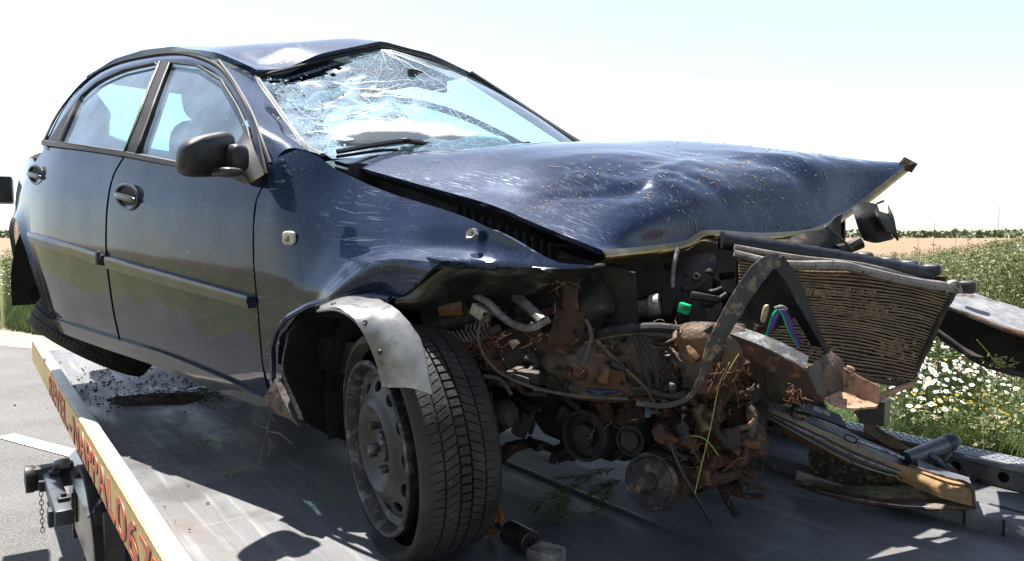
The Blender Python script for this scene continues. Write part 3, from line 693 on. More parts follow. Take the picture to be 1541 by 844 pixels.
for k in range(34):                               # and round the crushed near corner
    an = rr.uniform(0, 6.28); crack(.15 + rr.uniform(-.08, .15), .35 + rr.uniform(-.2, .4), math.sin(an) * .026, math.cos(an) * .036, rr.randint(4, 12), .011, .0007)
for k in range(12): crack(.3 + rr.uniform(-.1, .25), .5 + rr.uniform(-.1, .4), .03, rr.uniform(-.012, .006), rr.randint(6, 14), .006, .0005)
b.build('crack_line', mat('crushed glass', (.75, .86, .86), rough=.3), ws)
# missing piece under the header: dark hole with crumbs of glass
b = MB(); rr = random.Random(9)
for k in range(110):
    a = abs(rr.gauss(.0, .10)) + .01; c = rr.uniform(.02, .95) if rr.random() < .6 else rr.uniform(.01, .25)
    p = wsp(min(a * (1.4 if c < .25 else .5), .6), c, .006); s_ = rr.uniform(.0012, .0036)
    b.box(p, (s_, s_ * .8, s_ * .6), Matrix.Rotation(rr.uniform(0, 3), 3, V(rr.random(), rr.random(), rr.random() + .1).normalized()))
o = b.build('glass_crumb', mat('glass crumbs', (.72, .86, .84), rough=.15), ws, smooth=False); o['kind'] = 'stuff'
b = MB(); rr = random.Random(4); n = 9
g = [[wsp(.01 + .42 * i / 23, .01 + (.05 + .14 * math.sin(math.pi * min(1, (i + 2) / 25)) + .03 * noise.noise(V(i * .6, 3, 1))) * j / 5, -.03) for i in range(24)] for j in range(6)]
b.grid(g); b.build('hole_backing', mat('dark hole backing', (.02, .02, .03), (.07, .075, .10), 60, th=(.5, .6), c3=(.4, .5, .55), sc3=120, th3=(.66, .68), rough=.6, bump=.8, bsc=60), ws)  # dark sheet added behind the hole, standing in for cabin shade
# round sticker low on the screen
c = wsp(.12, .83, .01); b = MB()
_best = (1e9, 0, 0)
for _a in np.linspace(.02, .5, 60):
    for _c in np.linspace(.5, .98, 50):
        _w = CF.m @ wsp(_a, _c) + CF.o - CAM; _k = _w.dot(_f); _d = (CX + F * _w.x / _k - 521) ** 2 + (CY - F * _w.dot(_u) / _k - 212) ** 2
        if _d < _best[0]: _best = (_d, _a, _c)
q = wsp(_best[1], _best[2], .014); nrm = (wsp(.2, .8) - wsp(.1, .8)).cross(wsp(.12, .9) - wsp(.12, .8)).normalized()
st_a = (wsp(.2, .83) - wsp(.1, .83)).normalized(); st_b = nrm.cross(st_a)
stick = MB(); stick.add([q - nrm * 0 + (st_a * math.cos(t) + st_b * math.sin(t)) * .038 for t in np.linspace(0, 2 * math.pi, 28, endpoint=False)], [tuple(range(28))])
stick.build('sticker', mat('pale sticker', (.55, .66, .72), (.45, .56, .66), 12, rough=.5), ws, smooth=False)
# wiper
b = MB(); w_a = [CF.pix(505, 236, y=.14), CF.pix(560, 226, y=.25), CF.pix(606, 220, y=.36), CF.pix(645, 225, y=.45)]
b.tube([p + V(.02, -.01, .012) for p in w_a], .008, 6, n=20); b.tube([CF.pix(500, 242, y=.13) + V(.02, 0, .01), CF.pix(560, 233, y=.25) + V(.02, 0, .01), CF.pix(592, 231, y=.31) + V(.02, 0, .01)], .005, 6, n=10)
b.sup(CF.pix(606, 220, y=.36) + V(.02, -.01, .014), (V(.02, 0, 0), V(0, .014, 0), V(0, 0, .008)), e=.7); b.build('wiper', M_trim, CAR)
# rear screen, boot, rear quarters
tk = [L(2.75, .42, 1.14), L(2.85, .86, 1.16), L(2.75, 1.3, 1.14)]
g = loft([[rear[0], rear[2], rear[-1]], tk], 24, 14); b = MB(); b.grid([[p + V(0, 0, .01) for p in r] for r in g]); b.build('rear_screen', M_glass, CAR, sharp=80)
def quarter(mir):
    g = []; n = 40; cu, cz, r0 = 2.66, .47, .355
    for k in range(9):
        f = k / 8; row = []
        for i in range(n):
            a = R(-12 + 204 * i / (n - 1)); c_, s_ = math.cos(a), math.sin(a)
            # outer outline: door edge in front, shoulder above, bumper behind
            U = cu - .41 * c_ * (1 + .95 * max(0, -c_) ** 1.2) - (.0 if c_ < 0 else .0); Z = cz + (.60 + .02 * c_) * max(s_, -.3) ** 1.0 if s_ > 0 else cz + .41 * s_
            if s_ > 0: U = cu - .40 * math.copysign(abs(c_) ** .7, c_) * (1.0 if c_ > 0 else 1.75); Z = cz + .62 * s_ ** .6
            u_ = (cu - r0 * c_) * (1 - f) + U * f; z_ = (cz + r0 * s_) * (1 - f) + Z * f
            y_ = Sy(-u_, z_) + (-.022 * math.exp(-f / .14)) + .002
            row.append(V(-u_, WID - y_ if mir else y_, z_))
        g.append(row)
    b = MB(); b.slab(g, -.02 if mir else .02); b.build('rear_wing', M_side, CAR, sharp=60)
quarter(False); quarter(True)
# rear pillar and shoulder up to the roof
for mir in (False, True):
    lo = [L(2.28, Sy(-2.28, 1.10) , 1.10), L(2.6, Sy(-2.6, 1.09), 1.09), L(2.95, Sy(-2.95, 1.06) + .01, 1.06)]
    md = [S(67, 213) , L(2.52, .34, 1.17), L(2.80, .44, 1.13)]
    hi = [near[-1], L(2.44, .36, 1.33), L(2.62, .42, 1.24)]
    g = loft([lo, md, hi], 20, 16); g = mirror_grid(g) if mir else g
    b = MB(); b.slab(g, -.02 if mir else .02); b.build('rear_pillar', M_side, CAR, sharp=60)
g = loft([[L(2.62, .42, 1.23), tk[1] + V(.05, 0, .02), L(2.62, 1.3, 1.23)], tk, [L(3.25, .52, 1.09), L(3.35, .86, 1.10), L(3.25, 1.2, 1.09)], [L(3.42, .58, .95), L(3.5, .86, .95), L(3.42, 1.14, .95)], [L(3.4, .6, .6), L(3.48, .86, .6), L(3.4, 1.12, .6)]], 24, 24)
b = MB(); b.slab(g, .02); b.build('boot_lid', M_side, CAR, sharp=60)
# dark box-like tail end sticking out at the back of the near rear wing
tb = D(4, 285, 4.3); b = MB(); b.box(tb + V(-.10, -.02, 0), (.11, .10, .075), Matrix.Rotation(R(-20), 3, 'Z'), b=.012); b.build('tail_bracket', M_blk, CAR)
# rear wheel well
b = MB(); b.lathe([(.345, .03), (.345, .55), (.02, .55)], L(2.66, .10, .47), (0, 1, 0), 32, a0=-.4, a1=3.35); b.build('wheel_housing', M_wblack, CAR)
# marker lamp on the wing
# front wing
fw_top = P2((406, 243), (428, 232), (450, 224), (478, 234), (503, 254), (558, 279), (610, 298), (664, 314), (710, 331), (753, 351), (800, 378), (845, 396), (905, 400))
fw_left = P2((406, 243), (400, 272), (387, 300), (383, 340), (383, 400), (388, 460), (397, 550), (412, 604))
fw_bot = P2((412, 604), (424, 575), (424, 545), (423, 520), (430, 495), (444, 477), (480, 457), (530, 447), (570, 446), (600, 449))
fw_right = P2((905, 400), (870, 404), (830, 405), (780, 400), (740, 398), (705, 392), (680, 393), (640, 424), (600, 449))
g = pixgrid(coons(fw_top, fw_bot, fw_left, fw_right, 60, 44, smooth=False))
for j, r in enumerate(g):
    for i, p in enumerate(r):
        a, c = i / 59, j / 43
        u = -p.x
        # flare round the arch, crease towards the wound at the front, shallow dents
        rad = math.hypot(u - .02, p.z - .30)
        p.y -= .030 * math.exp(-((rad - .375) / .045) ** 2) * (1 if u > -.2 else .5)
        p.y += .014 * noise.noise(p * 6) * min(1, a * 3) + .02 * math.exp(-((a - .72) / .09) ** 2) * math.sin(6 * c)
b = MB(); b.slab(g, .012); wing = b.build('front_wing', M_fend, CAR, sharp=60)
b = MB(); b.tube([S(p.x, p.y, -.028) for p in resample(fw_bot[1:], 30)], .008, 6); b.build('arch_lip', M_fend, wing)
# torn rusty dimple on the wing
q = S(714, 353, -.008); b = MB(); b.lathe([(.016, .0), (.012, .008), (.006, .004), (.001, -.004)], q, (.1, -1, .4), 12, wob=.4); b.build('torn_dimple', M_chrome, wing)
# side marker
q = S(437, 358, -.004); b = MB(); b.sup(q, (V(.027, 0, 0), V(0, .006, 0), V(0, 0, .019)), e=.55); ml = b.build('side_marker', M_white, wing)
b = MB(); b.sup(q + V(0, -.005, -.001), (V(.012, 0, 0), V(0, .005, 0), V(0, 0, .010)), e=.7); b.build('marker_lens', M_lens, ml)
# wing folded under at the front: dark creased sheet
ridge = [S(p.x, p.y) for p in resample(P2((598, 449), (640, 423), (680, 393), (705, 392), (740, 398), (780, 401), (830, 405), (870, 404), (912, 400)), 30)]
low = [(598, 462, 1.80), (632, 470, 1.80), (668, 467, 1.80), (705, 452, 1.77), (745, 442, 1.74), (780, 444, 1.72), (812, 441, 1.70), (845, 432, 1.68), (872, 424, 1.67), (914, 404, 1.64)]
lowp = resample([D(*p) for p in low], 30)
g = []
for k in range(12):
    f = k / 11; g.append([ridge[i].lerp(lowp[i], f) + V(0, -.016 * math.sin(math.pi * f), 0) + noise.noise_vector(ridge[i].lerp(lowp[i], f) * 13) * .016 * math.sin(math.pi * min(1, f * 1.0 + .05)) for i in range(30)])
b = MB(); b.slab(g, .004); b.build('folded_wing_edge', M_fold, wing, sharp=70)
# wheel arch liner torn out over the tyre
lin_o = [(486, 462, 1.86), (520, 449, 1.84), (560, 450, 1.80), (592, 463, 1.66), (622, 492, 1.57), (640, 532, 1.51), (650, 592, 1.47)]
lin_i = [(478, 468, 1.74), (505, 466, 1.70), (530, 478, 1.665), (550, 502, 1.64), (566, 540, 1.62), (574, 566, 1.61), (578, 583, 1.60)]
mid = [((a[0] + b_[0]) / 2, (a[1] + b_[1]) / 2 - 3, (a[2] + b_[2]) / 2 - .015) for a, b_ in zip(lin_o, lin_i)]
g = loft([[D(*p) for p in lin_i], [D(*p) for p in mid], [D(*p) for p in lin_o]], 30, 12)
b = MB(); b.slab(g, .004); b.rough(.004, 12); b.rough(.0012, 60); liner = b.build('arch_liner', M_linerlip, CAR, sharp=50)
b = MB(); b.tube(spline([D(*p) for p in lin_i], 40), .0035, 6); b.build('liner_bead', M_linerlip, liner)
for q_ in (4, 15, 22):
    p_ = g[2][q_]; n_ = (g[2][q_ + 1] - p_).cross(g[3][q_] - p_).normalized(); n_ = n_ if n_.dot(CF.c - p_) > 0 else -n_
    b = MB(); b.lathe([(.0065, .0), (.0055, .003), (.003, .0035), (.001, .002)], p_ + n_ * .004, n_, 12); b.build('liner_clip', M_blk, liner)
for tri in ():
    pts = []
    for x_, y_ in tri:
        best = min((p for r in g for p in r), key=lambda p: 0)
        # nearest liner point in the image
        bp, bd = None, 1e9
        for r in g:
            for p in r:
                wv = CF.m @ p + CF.o - CAM; cz_ = wv.dot(_f); sx, sy = CX + F * wv.x / cz_, CY - F * wv.dot(_u) / cz_
                dd = (sx - x_) ** 2 + (sy - y_) ** 2
                if dd < bd: bd, bp = dd, p
        pts.append(bp + V(.006, -.007, .003))
    b = MB(); b.add(pts, [(0, 1, 2)]); b.build('liner_cutout', M_wblack, liner, smooth=False)
b = MB(); b.lathe([(.385, .0), (.385, .36), (.02, .36)], L(.03, .03, .30), (0, 1, 0), 40, a0=math.pi * .42, a1=math.pi * 1.09)
for v_ in range(len(b.v)):
    pass
b.build('wheel_housing', M_wblack, CAR)
# inner rear flap of the arch
g = loft([[D(432, 500, 2.02), D(424, 560, 1.99), D(450, 632, 1.93)], [D(470, 478, 2.15), D(470, 560, 2.1), D(478, 648, 2.02)], [D(520, 480, 2.25), D(522, 560, 2.22), D(520, 664, 2.1)]], 16, 10)
b = MB(); b.slab(g, .006); b.build('inner_liner', M_wblack, CAR)
g = loft([[D(408, 596, 2.05), D(420, 612, 2.02), D(445, 632, 1.97)], [D(424, 570, 2.02), D(436, 600, 1.98), D(460, 640, 1.95)]], 10, 6); b = MB(); b.slab(g, .02); b.build('sill_end', M_dirt_metal, CAR)

# bonnet: buckled, near edge dropped, far front corner lifted
h0 = [CF.pix(503, 241, y=.15), L(.33, .40, .997), L(.25, .85, 1.050), L(.30, 1.22, 1.085), L(.42, 1.55, 1.03)]
h1 = [CF.pix(629, 277, y=.15), L(.14, .42, .985), L(.10, .85, 1.040), L(.12, 1.22, 1.078), L(.18, 1.54, 1.03)]
h2 = [CF.pix(735, 307, y=.15), L(-.10, .42, .945), L(-.08, .85, 1.022), L(-.08, 1.22, 1.062), L(-.10, 1.53, 1.02)]
h3 = [CF.pix(822, 343, y=.15), L(-.29, .42, .880), L(-.33, .85, .962), L(-.36, 1.22, 1.018), L(-.42, 1.52, 1.00)]
h4 = [CF.pix(880, 366, y=.15), L(-.40, .40, .81), L(-.46, .80, .89), L(-.54, 1.20, .965), L(-.62, 1.51, .985)]
fe = [CF.pix(906, 376, y=.15), CF.pix(965, 371, y=.30), CF.pix(1030, 362, y=.44), CF.pix(1064, 346, y=.52), CF.pix(1150, 350, y=.75), CF.pix(1230, 341, y=.99), CF.pix(1290, 305, y=1.24), CF.pix(1366, 246, y=1.50)]
NA, NC = 96, 110
fes = spline(fe, NA)
rows = [spline(h, NA) for h in (h0, h1, h2, h3, h4)] + [fes]
cols = [spline([r[i] for r in rows], NC) for i in range(NA)]
g = [[cols[i][j].copy() for i in range(NA)] for j in range(NC)]
def tent(a, c, a0, c0, a1, c1, wd):          # a sharp fold along a line, fading at its ends
    dx, dy = a1 - a0, c1 - c0; L2 = dx * dx + dy * dy; t = ((a - a0) * dx + (c - c0) * dy) / L2; d = abs((a - a0) * dy - (c - c0) * dx) / math.sqrt(L2)
    return max(0, 1 - d / wd) * max(0, min(1, min(t, 1 - t) * 5 + .15)) if -.03 < t < 1.03 else 0
CREASE = ((.16, .62, .30, .97, .035, .016), (.30, .70, .36, 1.0, .03, -.014), (.05, .70, .24, .80, .035, -.018), (.22, .80, .44, .66, .05, .014), (.62, .62, .72, 1.0, .035, .008), (.56, .66, .66, 1.0, .04, -.009), (.36, .86, .60, .93, .04, .010), (.10, .45, .40, .60, .10, .008), (.78, .75, .93, .9, .05, -.008))
for j, r in enumerate(g):
    for i, p in enumerate(r):
        a, c = i / (NA - 1), j / (NC - 1); e = min(1, 6 * (1 - c)) * min(1, .25 + a * 4)
        p.z += .6 * e * sum(h_ * tent(a, c, *q_) for *q_, h_ in CREASE)
        p.z += e * (.004 * (1 - 2 * abs(noise.noise(V(a * 16, c * 14, 7)))) * max(0, min(1, (c - .45) * 3)) + .005 * noise.noise(V(a * 5, c * 4, .5)) - .024 * math.exp(-((a - .17) / .10) ** 2 - ((c - .74) / .10) ** 2) + .012 * math.exp(-((a - .30) / .07) ** 2 - ((c - .80) / .09) ** 2)
                    - .006 * math.exp(-(((a - .62) - .35 * (c - .8)) / .05) ** 2) * max(0, min(1, (c - .5) * 3)) + .006 * math.exp(-(((a - .69) - .35 * (c - .8)) / .05) ** 2) * max(0, min(1, (c - .5) * 3)))
b = MB(); b.slab(g, .012); hood = b.build('bonnet', M_hood, CAR, sharp=30)
# rolled-under front lip of the bonnet, field reflection painted in as gold
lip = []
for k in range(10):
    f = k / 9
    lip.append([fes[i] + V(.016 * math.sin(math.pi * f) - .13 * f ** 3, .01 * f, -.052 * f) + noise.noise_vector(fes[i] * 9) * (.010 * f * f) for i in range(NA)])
b = MB(); b.slab(lip, .004); b.build('bonnet_lip', mat('bonnet lip gold reflection', (.42, .28, .06), (.20, .14, .05), 10, rough=.16, metal=.85, coat=1), hood, sharp=70)
b = MB(); q = fe[-1]; b.box(q + V(.0, .0, -.004), (.022, .012, .016), Matrix.Rotation(.5, 3, 'Y')); b.rough(.006, 60); b.build('rusty_corner', M_rust, hood)
q = CF.pix(785, 217, y=.75); b = MB(); b.sup(q + V(.02, 0, 0), (V(.014, 0, 0), V(0, .012, 0), V(0, 0, .008)), e=.7); b.build('washer_jet', M_trim, hood)
rr = random.Random(5)
b = MB()
for k in range(260):                              # dry straw lying on the bonnet
    a, c = rr.uniform(.15, .97), min(.985, rr.gauss(.78, .16))
    if c < .3: continue
    i, j = int(a * (NA - 1)), int(c * (NC - 1)); p = g[j][i]; nrm = (g[j][min(i + 1, NA - 1)] - p).cross(g[min(j + 1, NC - 1)][i] - p)
    if nrm.length < 1e-9: continue
    nrm.normalize(); nrm = nrm if nrm.z > 0 else -nrm
    t = Matrix.Rotation(rr.uniform(0, 6.28), 3, nrm) @ (g[j][max(i - 1, 0)] - p).normalized(); ln = rr.uniform(.0015, .007) if rr.random() < .95 else .016
    b.tube([p + nrm * .002 - t * ln, p + nrm * .002 + t * ln], rr.uniform(.0004, .0010), 4)
o = b.build('straw', mat('dry straw', (.42, .28, .15), (.55, .44, .30), 80, rough=.8), hood, smooth=False); o['kind'] = 'stuff'

# engine bay: dark inner panels
g = loft([[CF.pix(503, 250, y=.20) + V(0, 0, .0), CF.pix(629, 290, y=.20), CF.pix(822, 372, y=.20), L(-.42, .22, .66)], [L(.42, .20, .62), L(.2, .20, .56), L(-.2, .22, .52), L(-.42, .24, .50)]], 24, 10)
b = MB(); b.slab(g, .008); b.build('inner_wing', M_inner, CAR)
b = MB()
for k in range(12):                               # ribbed seal in the bonnet gap
    t = k / 11; p = CF.pix(690 + 140 * t, 330 + 57 * t, y=.19); b.box(p, (.003, .008, .035))
b.build('gap_rib', M_inner, CAR, smooth=False)
b = MB(); b.box(L(.42, .86, .60), (.02, .72, .34)); b.build('bulkhead', M_inner, CAR, smooth=False)
b = MB(); b.box(L(-.02, .85, .52), (.26, .46, .20), b=.03); b.rough(.02, 5); b.build('engine_block', M_dark, CAR)
b = MB(); b.sup(L(-.05, .85, .76), (V(.22, 0, 0), V(0, .34, 0), V(0, 0, .06)), e=.5); b.build('engine_cover', M_blk, CAR)
g = loft([[L(.2, 1.52, .95), L(-.2, 1.52, .92), L(-.5, 1.50, .90)], [L(.2, 1.56, .3), L(-.2, 1.56, .3), L(-.5, 1.54, .35)]], 10, 8); b = MB(); b.slab(g, -.01); b.build('inner_wing', M_inner, CAR)
g = loft([[L(.45, 1.62, .93), L(0, 1.66, .90), L(-.4, 1.62, .85)], [L(.45, 1.70, .6), L(0, 1.72, .62), L(-.4, 1.66, .6)], [L(.45, 1.70, .3), L(.36, 1.72, .35), L(-.38, 1.66, .35)]], 16, 12); b = MB(); b.slab(g, -.012); b.build('front_wing', M_side, CAR)

# ------------------------------------------------------------------ mirror, handles
mc = D(310, 232, 2.10)
def mw(x, y, z):                                  # housing: fatter at the outer end, cut face towards the rear
    return x * (.92 + .08 * y), y, z * (1.0 + .16 * y) + .12 * y - .06
b = MB(); b.sup(mc, (V(-.052, 0, .0), V(-.030, .092, .010), V(.012, 0, .058)), e=.62, warp=mw); mir = b.build('door_mirror', M_blk, CAR)
b = MB(); b.sup(D(356, 238, 2.12), (V(.034, 0, 0), V(-.006, .030, 0), V(0, 0, .038)), e=.6); b.build('mirror_arm', M_blk, mir)
g = loft([[S(374, 190, -.006), S(388, 225, -.012), S(401, 262, -.006)], [S(360, 216, -.012), S(372, 240, -.045), S(390, 276, -.03)], [S(345, 234, -.03), S(350, 258, -.045), S(372, 276, -.012)]], 12, 10)
b = MB(); b.slab(g, .02); b.build('mirror_base', M_blk, mir)
b = MB(); b.sup(D(341, 259, 2.07), (V(.045, 0, 0), V(0, .03, 0), V(0, 0, .012)), e=.6); b.build('mirror_bracket', M_blk, mir)
for (px, py, sx, sz, par) in ((57, 263, .072, .036, rear_door), (195, 296, .074, .040, front_door)):
    q = S(px, py, -.002); tilt = Matrix.Rotation(R(9), 3, 'Y')
    b = MB(); b.sup(q, (tilt @ V(sx, 0, 0), V(0, .004, 0), tilt @ V(0, 0, sz)), e=.75); hc = b.build('handle_cup', M_trim, par)
    b = MB(); b.tube([q + tilt @ V(sx * 1.05 * math.cos(t), -.006, sz * 1.05 * math.sin(t)) for t in np.linspace(0, 2 * math.pi, 28)], .006, 6, cap=False); b.build('handle_surround', M_mould, par)
    b = MB(); b.sup(q + V(0, -.014, -.003), (tilt @ V(sx * 1.05, 0, 0), V(0, .010, 0), tilt @ V(0, 0, sz * .30)), e=.7); b.build('door_handle', mat('glossy handle', (.012, .015, .024), rough=.25, coat=.5), par)

# ------------------------------------------------------------------ wheels
def wheel(c, axis, name, flat=True, rim=True, dz=0.0, tyre_shift=0.0, gap=.232):
    c = Vector(c); ax = Vector(axis).normalized(); up = (V(0, 0, 1) - ax * ax.z).normalized(); fw = ax.cross(up)
    root = bpy.data.objects.new(name, None); link(root, CAR)
    Ro = .274; hw = .090
    b = MB(); ct = c + ax * tyre_shift - ax * hw
    prof = [(gap, .070), (gap + .010, .086), (.246, .096), (.258, .093), (.266, .084), (Ro - .008, .070), (Ro - .008, -.070), (.266, -.084), (.258, -.094), (.24, -.094), (.215, -.07)]
    b.lathe(prof, ct, ax, 72)
    if flat:
        for i, p in enumerate(b.v):
            if p[2] < .012:
                q = Vector(p); k = (.012 - q.z); q.z = .004 + .1 * (q.z - .012) if q.z > -.05 else .001; q += ax * (k * .9 * (1 if (q - ct).dot(ax) > 0 else -1)); b.v[i] = tuple(q)
    ty = b.build('tyre', M_rubber, root, sharp=60)
    # directional winter tread: blocks with slanted ends, cut by two long grooves
    b = MB(); n = 84
    for k in range(n):
        for (y0, y1, sl, off) in ((-.079, -.050, .35, 0), (-.045, -.016, .8, .3), (-.011, .011, .0, .6), (.016, .045, -.8, .3), (.050, .079, -.35, 0)):
            da = 2 * math.pi / n; a0_ = (k + off) * da; w_ = da * (.84 if abs(y0) > .03 or abs(y1) > .03 else .7)
            vs = []
            for rr_ in (Ro - .009, Ro + .002):
                for (yy, aa) in ((y0, a0_ + sl * (y0) * 2.2), (y1, a0_ + sl * (y1) * 2.2), (y1, a0_ + w_ + sl * y1 * 2.2), (y0, a0_ + w_ + sl * y0 * 2.2)):
                    cr = (abs(yy) / .08) ** 2 * .010
                    p = ct + ax * yy + (up * math.cos(aa) + fw * math.sin(aa)) * (rr_ - cr)
                    if flat and p.z < .004: p.z = .002 + .0005 * rr_
                    vs.append(p)
            b.add(vs, [(0, 1, 2, 3), (4, 7, 6, 5), (0, 4, 5, 1), (1, 5, 6, 2), (2, 6, 7, 3), (3, 7, 4, 0)])
    b.build('tread', M_rubber, ty, smooth=False)
    b = MB(); b.tube([ct + ax * .092 + (up * math.cos(t) + fw * math.sin(t)) * .250 for t in np.linspace(0, 2 * math.pi, 60)], .0016, 4, cap=False)
    b.tube([ct + ax * .0915 + (up * math.cos(t) + fw * math.sin(t)) * .2585 for t in np.linspace(0, 2 * math.pi, 60)], .0014, 4, cap=False); b.build('sidewall_rib', M_rubber, ty)
    if rim:
        b = MB(); b.lathe([(.196, -.012), (.206, -.008), (.207, .0), (.203, .005), (.196, .003), (.190, -.010), (.187, -.028), (.178, -.036), (.172, -.040)], c, ax, 64, wob=.012)
        b.lathe([(.207, -.004), (.200, -.03), (.180, -.06), (.176, -.12), (.19, -.16), (.205, -.18)], c, ax, 48); rm = b.build('rim', M_steel_edge, root)
        b = MB(); nh = 12; g2 = [(.172, -.040), (.166, -.030)]
        b.lathe(g2, c, ax, 96)
        ri, ro = .122, .166                         # ring with real ventilation holes
        for k in range(nh):
            ac = 2 * math.pi * k / nh; hs = math.pi / nh; m_ = 16; hole = []; outer = []
            hr = lambda r: -.030 + .020 * (1 - ((r - ri) / (ro - ri)))
            for i in range(m_):
                t = 2 * math.pi * i / m_; hole.append(((ri + ro) / 2 + .0125 * math.sin(t), ac + (.0195 * math.cos(t)) / ((ri + ro) / 2)))
                c_, s_ = math.cos(t), math.sin(t); sc_ = 1 / max(abs(c_), abs(s_)); outer.append(((ri + ro) / 2 + (ro - ri) / 2 * s_ * sc_, ac + hs * c_ * sc_))
            P = lambda r, a, dz_=0: c + ax * (hr(r) + dz_) + (up * math.cos(a) + fw * math.sin(a)) * r
            b.grid([[P(*q) for q in outer], [P(*q) for q in hole], [P(*q, -.008) for q in hole]], close=True)
        b.lathe([(.122, -.010), (.112, .0), (.102, .004), (.090, -.002), (.080, -.014), (.060, -.022), (.036, -.024), (.034, -.014), (.030, -.012), (.001, -.012)], c, ax, 48); b.build('wheel_disc', M_steel, rm)
        for k in range(4):
            a = 2 * math.pi * k / 4 + .5; p = c + ax * -.020 + (up * math.cos(a) + fw * math.sin(a)) * .053
            t = MB(); t.lathe([(.001, .022), (.008, .022), (.0105, .018), (.0105, .002), (.014, 0)], p, ax, 6); t.build('wheel_bolt', M_steel_edge, rm)
        t = MB(); t.lathe([(.001, .030), (.009, .030), (.012, .024), (.013, .006), (.024, .003), (.027, -.002)], c + ax * -.014, ax, 12); t.build('hub_nut', M_steel_edge, rm)
        t = MB(); t.lathe([(.17, -.05), (.17, -.06), (.001, -.06)], c, ax, 32); t.build('brake_drum', M_dark, rm)
    return root
axw = CF.mi @ Vector((-.866, -.50, -.07))
cw = CF.dep(564, 674, 1.76)
wheel(cw, axw, 'front_wheel', tyre_shift=-.012)
ax_r = CF.mi @ Vector((-.48, -.22, -.85))
wheel(CF.dep(132, 524, 3.45), ax_r, 'rear_wheel', flat=False, gap=.20)
axf = V(.1, 1, 0); wheel(V(0, 1.70, .29), axf, 'front_wheel', flat=False, gap=.21)
wheel(V(-2.6, 1.60, .29), V(0, 1, 0), 'rear_wheel', flat=False, gap=.21)
b = MB(); b.box(L(2.55, .9, .30), (.05, .60, .035)); b.build('rear_axle', M_dark, CAR, smooth=False)

# ------------------------------------------------------------------ crushed front: metal sheets, members, pulleys, hoses
def sheet(name, curves, mt, th=.006, n=18, m=10, amp=.010, fr=10, parent=CAR, seed=1.0, sharp=50):
    g = loft([[D(*p) for p in c] for c in curves], n, m); b = MB(); b.slab(g, th)
    if amp: b.rough(amp, fr, seed=seed)
    return b.build(name, mt, parent, sharp=sharp)
def pipe(name, pts, rpx, mt, n=20, seg=8, parent=CAR, flat=1.0):
    Ym = sum(p[2] for p in pts) / len(pts); r = [q * Ym / F for q in rpx] if isinstance(rpx, (list, tuple)) else rpx * Ym / F
    b = MB(); b.tube([D(*p) for p in pts], r, seg, n=n, flat=flat); return b.build(name, mt, parent)
# wheel well wall behind the tyre, strut, heat-shield
sheet('strut_tower', [[(640, 470, 2.02), (720, 455, 2.0), (800, 440, 1.98)], [(640, 560, 2.06), (720, 570, 2.02), (800, 560, 1.98)], [(660, 640, 2.1), (740, 640, 2.06), (800, 620, 2.02)]], M_dark, amp=.02)
sheet('air_box', [[(632, 470, 1.86), (680, 448, 1.84), (704, 445, 1.84)], [(640, 500, 1.80), (690, 480, 1.79), (712, 470, 1.79)], [(648, 512, 1.84), (690, 508, 1.82), (716, 500, 1.82)]], M_inner, th=.03, amp=.006)
pipe('bulb_holder', [(662, 466, 1.80), (698, 462, 1.79)], [12, 15], mat('amber brown plastic', (.20, .09, .03), (.11, .055, .025), 20, rough=.4), n=6)
b = MB(); b.box(D(724, 470, 1.74), (.024, .012, .014), Matrix.Rotation(.4, 3, 'Y'), b=.003); b.build('cream_plug', M_cream, CAR)
b = MB()
for k in range(11):                               # fanned heat-sink fins
    t = k / 10
    p = D(668 + 66 * t, 500 - 8 * t, 1.78 + .02 * t); q = D(680 + 62 * t, 517 - 9 * t, 1.74 + .02 * t); b.tube([p, q], .0034, 6, flat=.6)
    if k > 4: p2 = D(690 + 40 * t, 456 + 10 * t, 1.82); b.tube([p, p2], .003, 5, flat=.6)
b.build('cooling_fin', M_alu, CAR)
pipe('grey_pipe', [(716, 444, 1.76), (738, 458, 1.72), (760, 480, 1.69), (795, 494, 1.67), (827, 480, 1.67)], 6.0, M_grey_pipe)
pipe('grey_pipe', [(776, 446, 1.80), (795, 462, 1.76), (818, 484, 1.70)], 8.5, M_grey_pipe)
pipe('washer_bottle_neck', [(783, 462, 1.82), (783, 482, 1.82)], [9, 8], mat('brown cap', (.10, .05, .03), rough=.5), n=4)
sheet('strut_cap', [[(735, 500, 1.86), (790, 490, 1.84), (850, 470, 1.82)], [(730, 540, 1.80), (800, 535, 1.77), (860, 520, 1.76)], [(745, 565, 1.82), (810, 580, 1.80), (860, 580, 1.79)]], M_dirt_metal, amp=.016, th=.01)
sheet('side_member', [[(800, 520, 1.76), (860, 500, 1.70), (930, 500, 1.67), (1015, 498, 1.66)], [(810, 560, 1.73), (870, 555, 1.665), (940, 550, 1.65), (1018, 545, 1.65)], [(825, 588, 1.76), (880, 598, 1.69), (945, 601, 1.67), (1010, 596, 1.68)]], M_dirt_metal, amp=.012, th=.012, n=70, m=40, fr=16)
for px, py, Y, r_ in ((852, 560, 1.66, .012), (872, 562, 1.655, .016), (930, 530, 1.645, .007), (960, 575, 1.645, .006), (905, 575, 1.65, .006)):
    b = MB(); b.lathe([(.001, .012), (r_ * .6, .012), (r_ * .62, .004), (r_, .003), (r_ * 1.05, -.004)], D(px, py, Y), V(.1, -1, .1), 8); b.rough(.001, 80); b.build('member_bolt', M_rust, CAR)
pipe('member_flange', [(790, 575, 1.74), (850, 594, 1.70), (920, 602, 1.67), (1008, 594, 1.66)], [3, 6, 7, 5], M_rust, n=24, flat=.5)
pipe('bent_sheet_edge', [(880, 586, 1.64), (905, 590, 1.63), (935, 588, 1.63)], [3, 5, 2], M_fend, n=10)
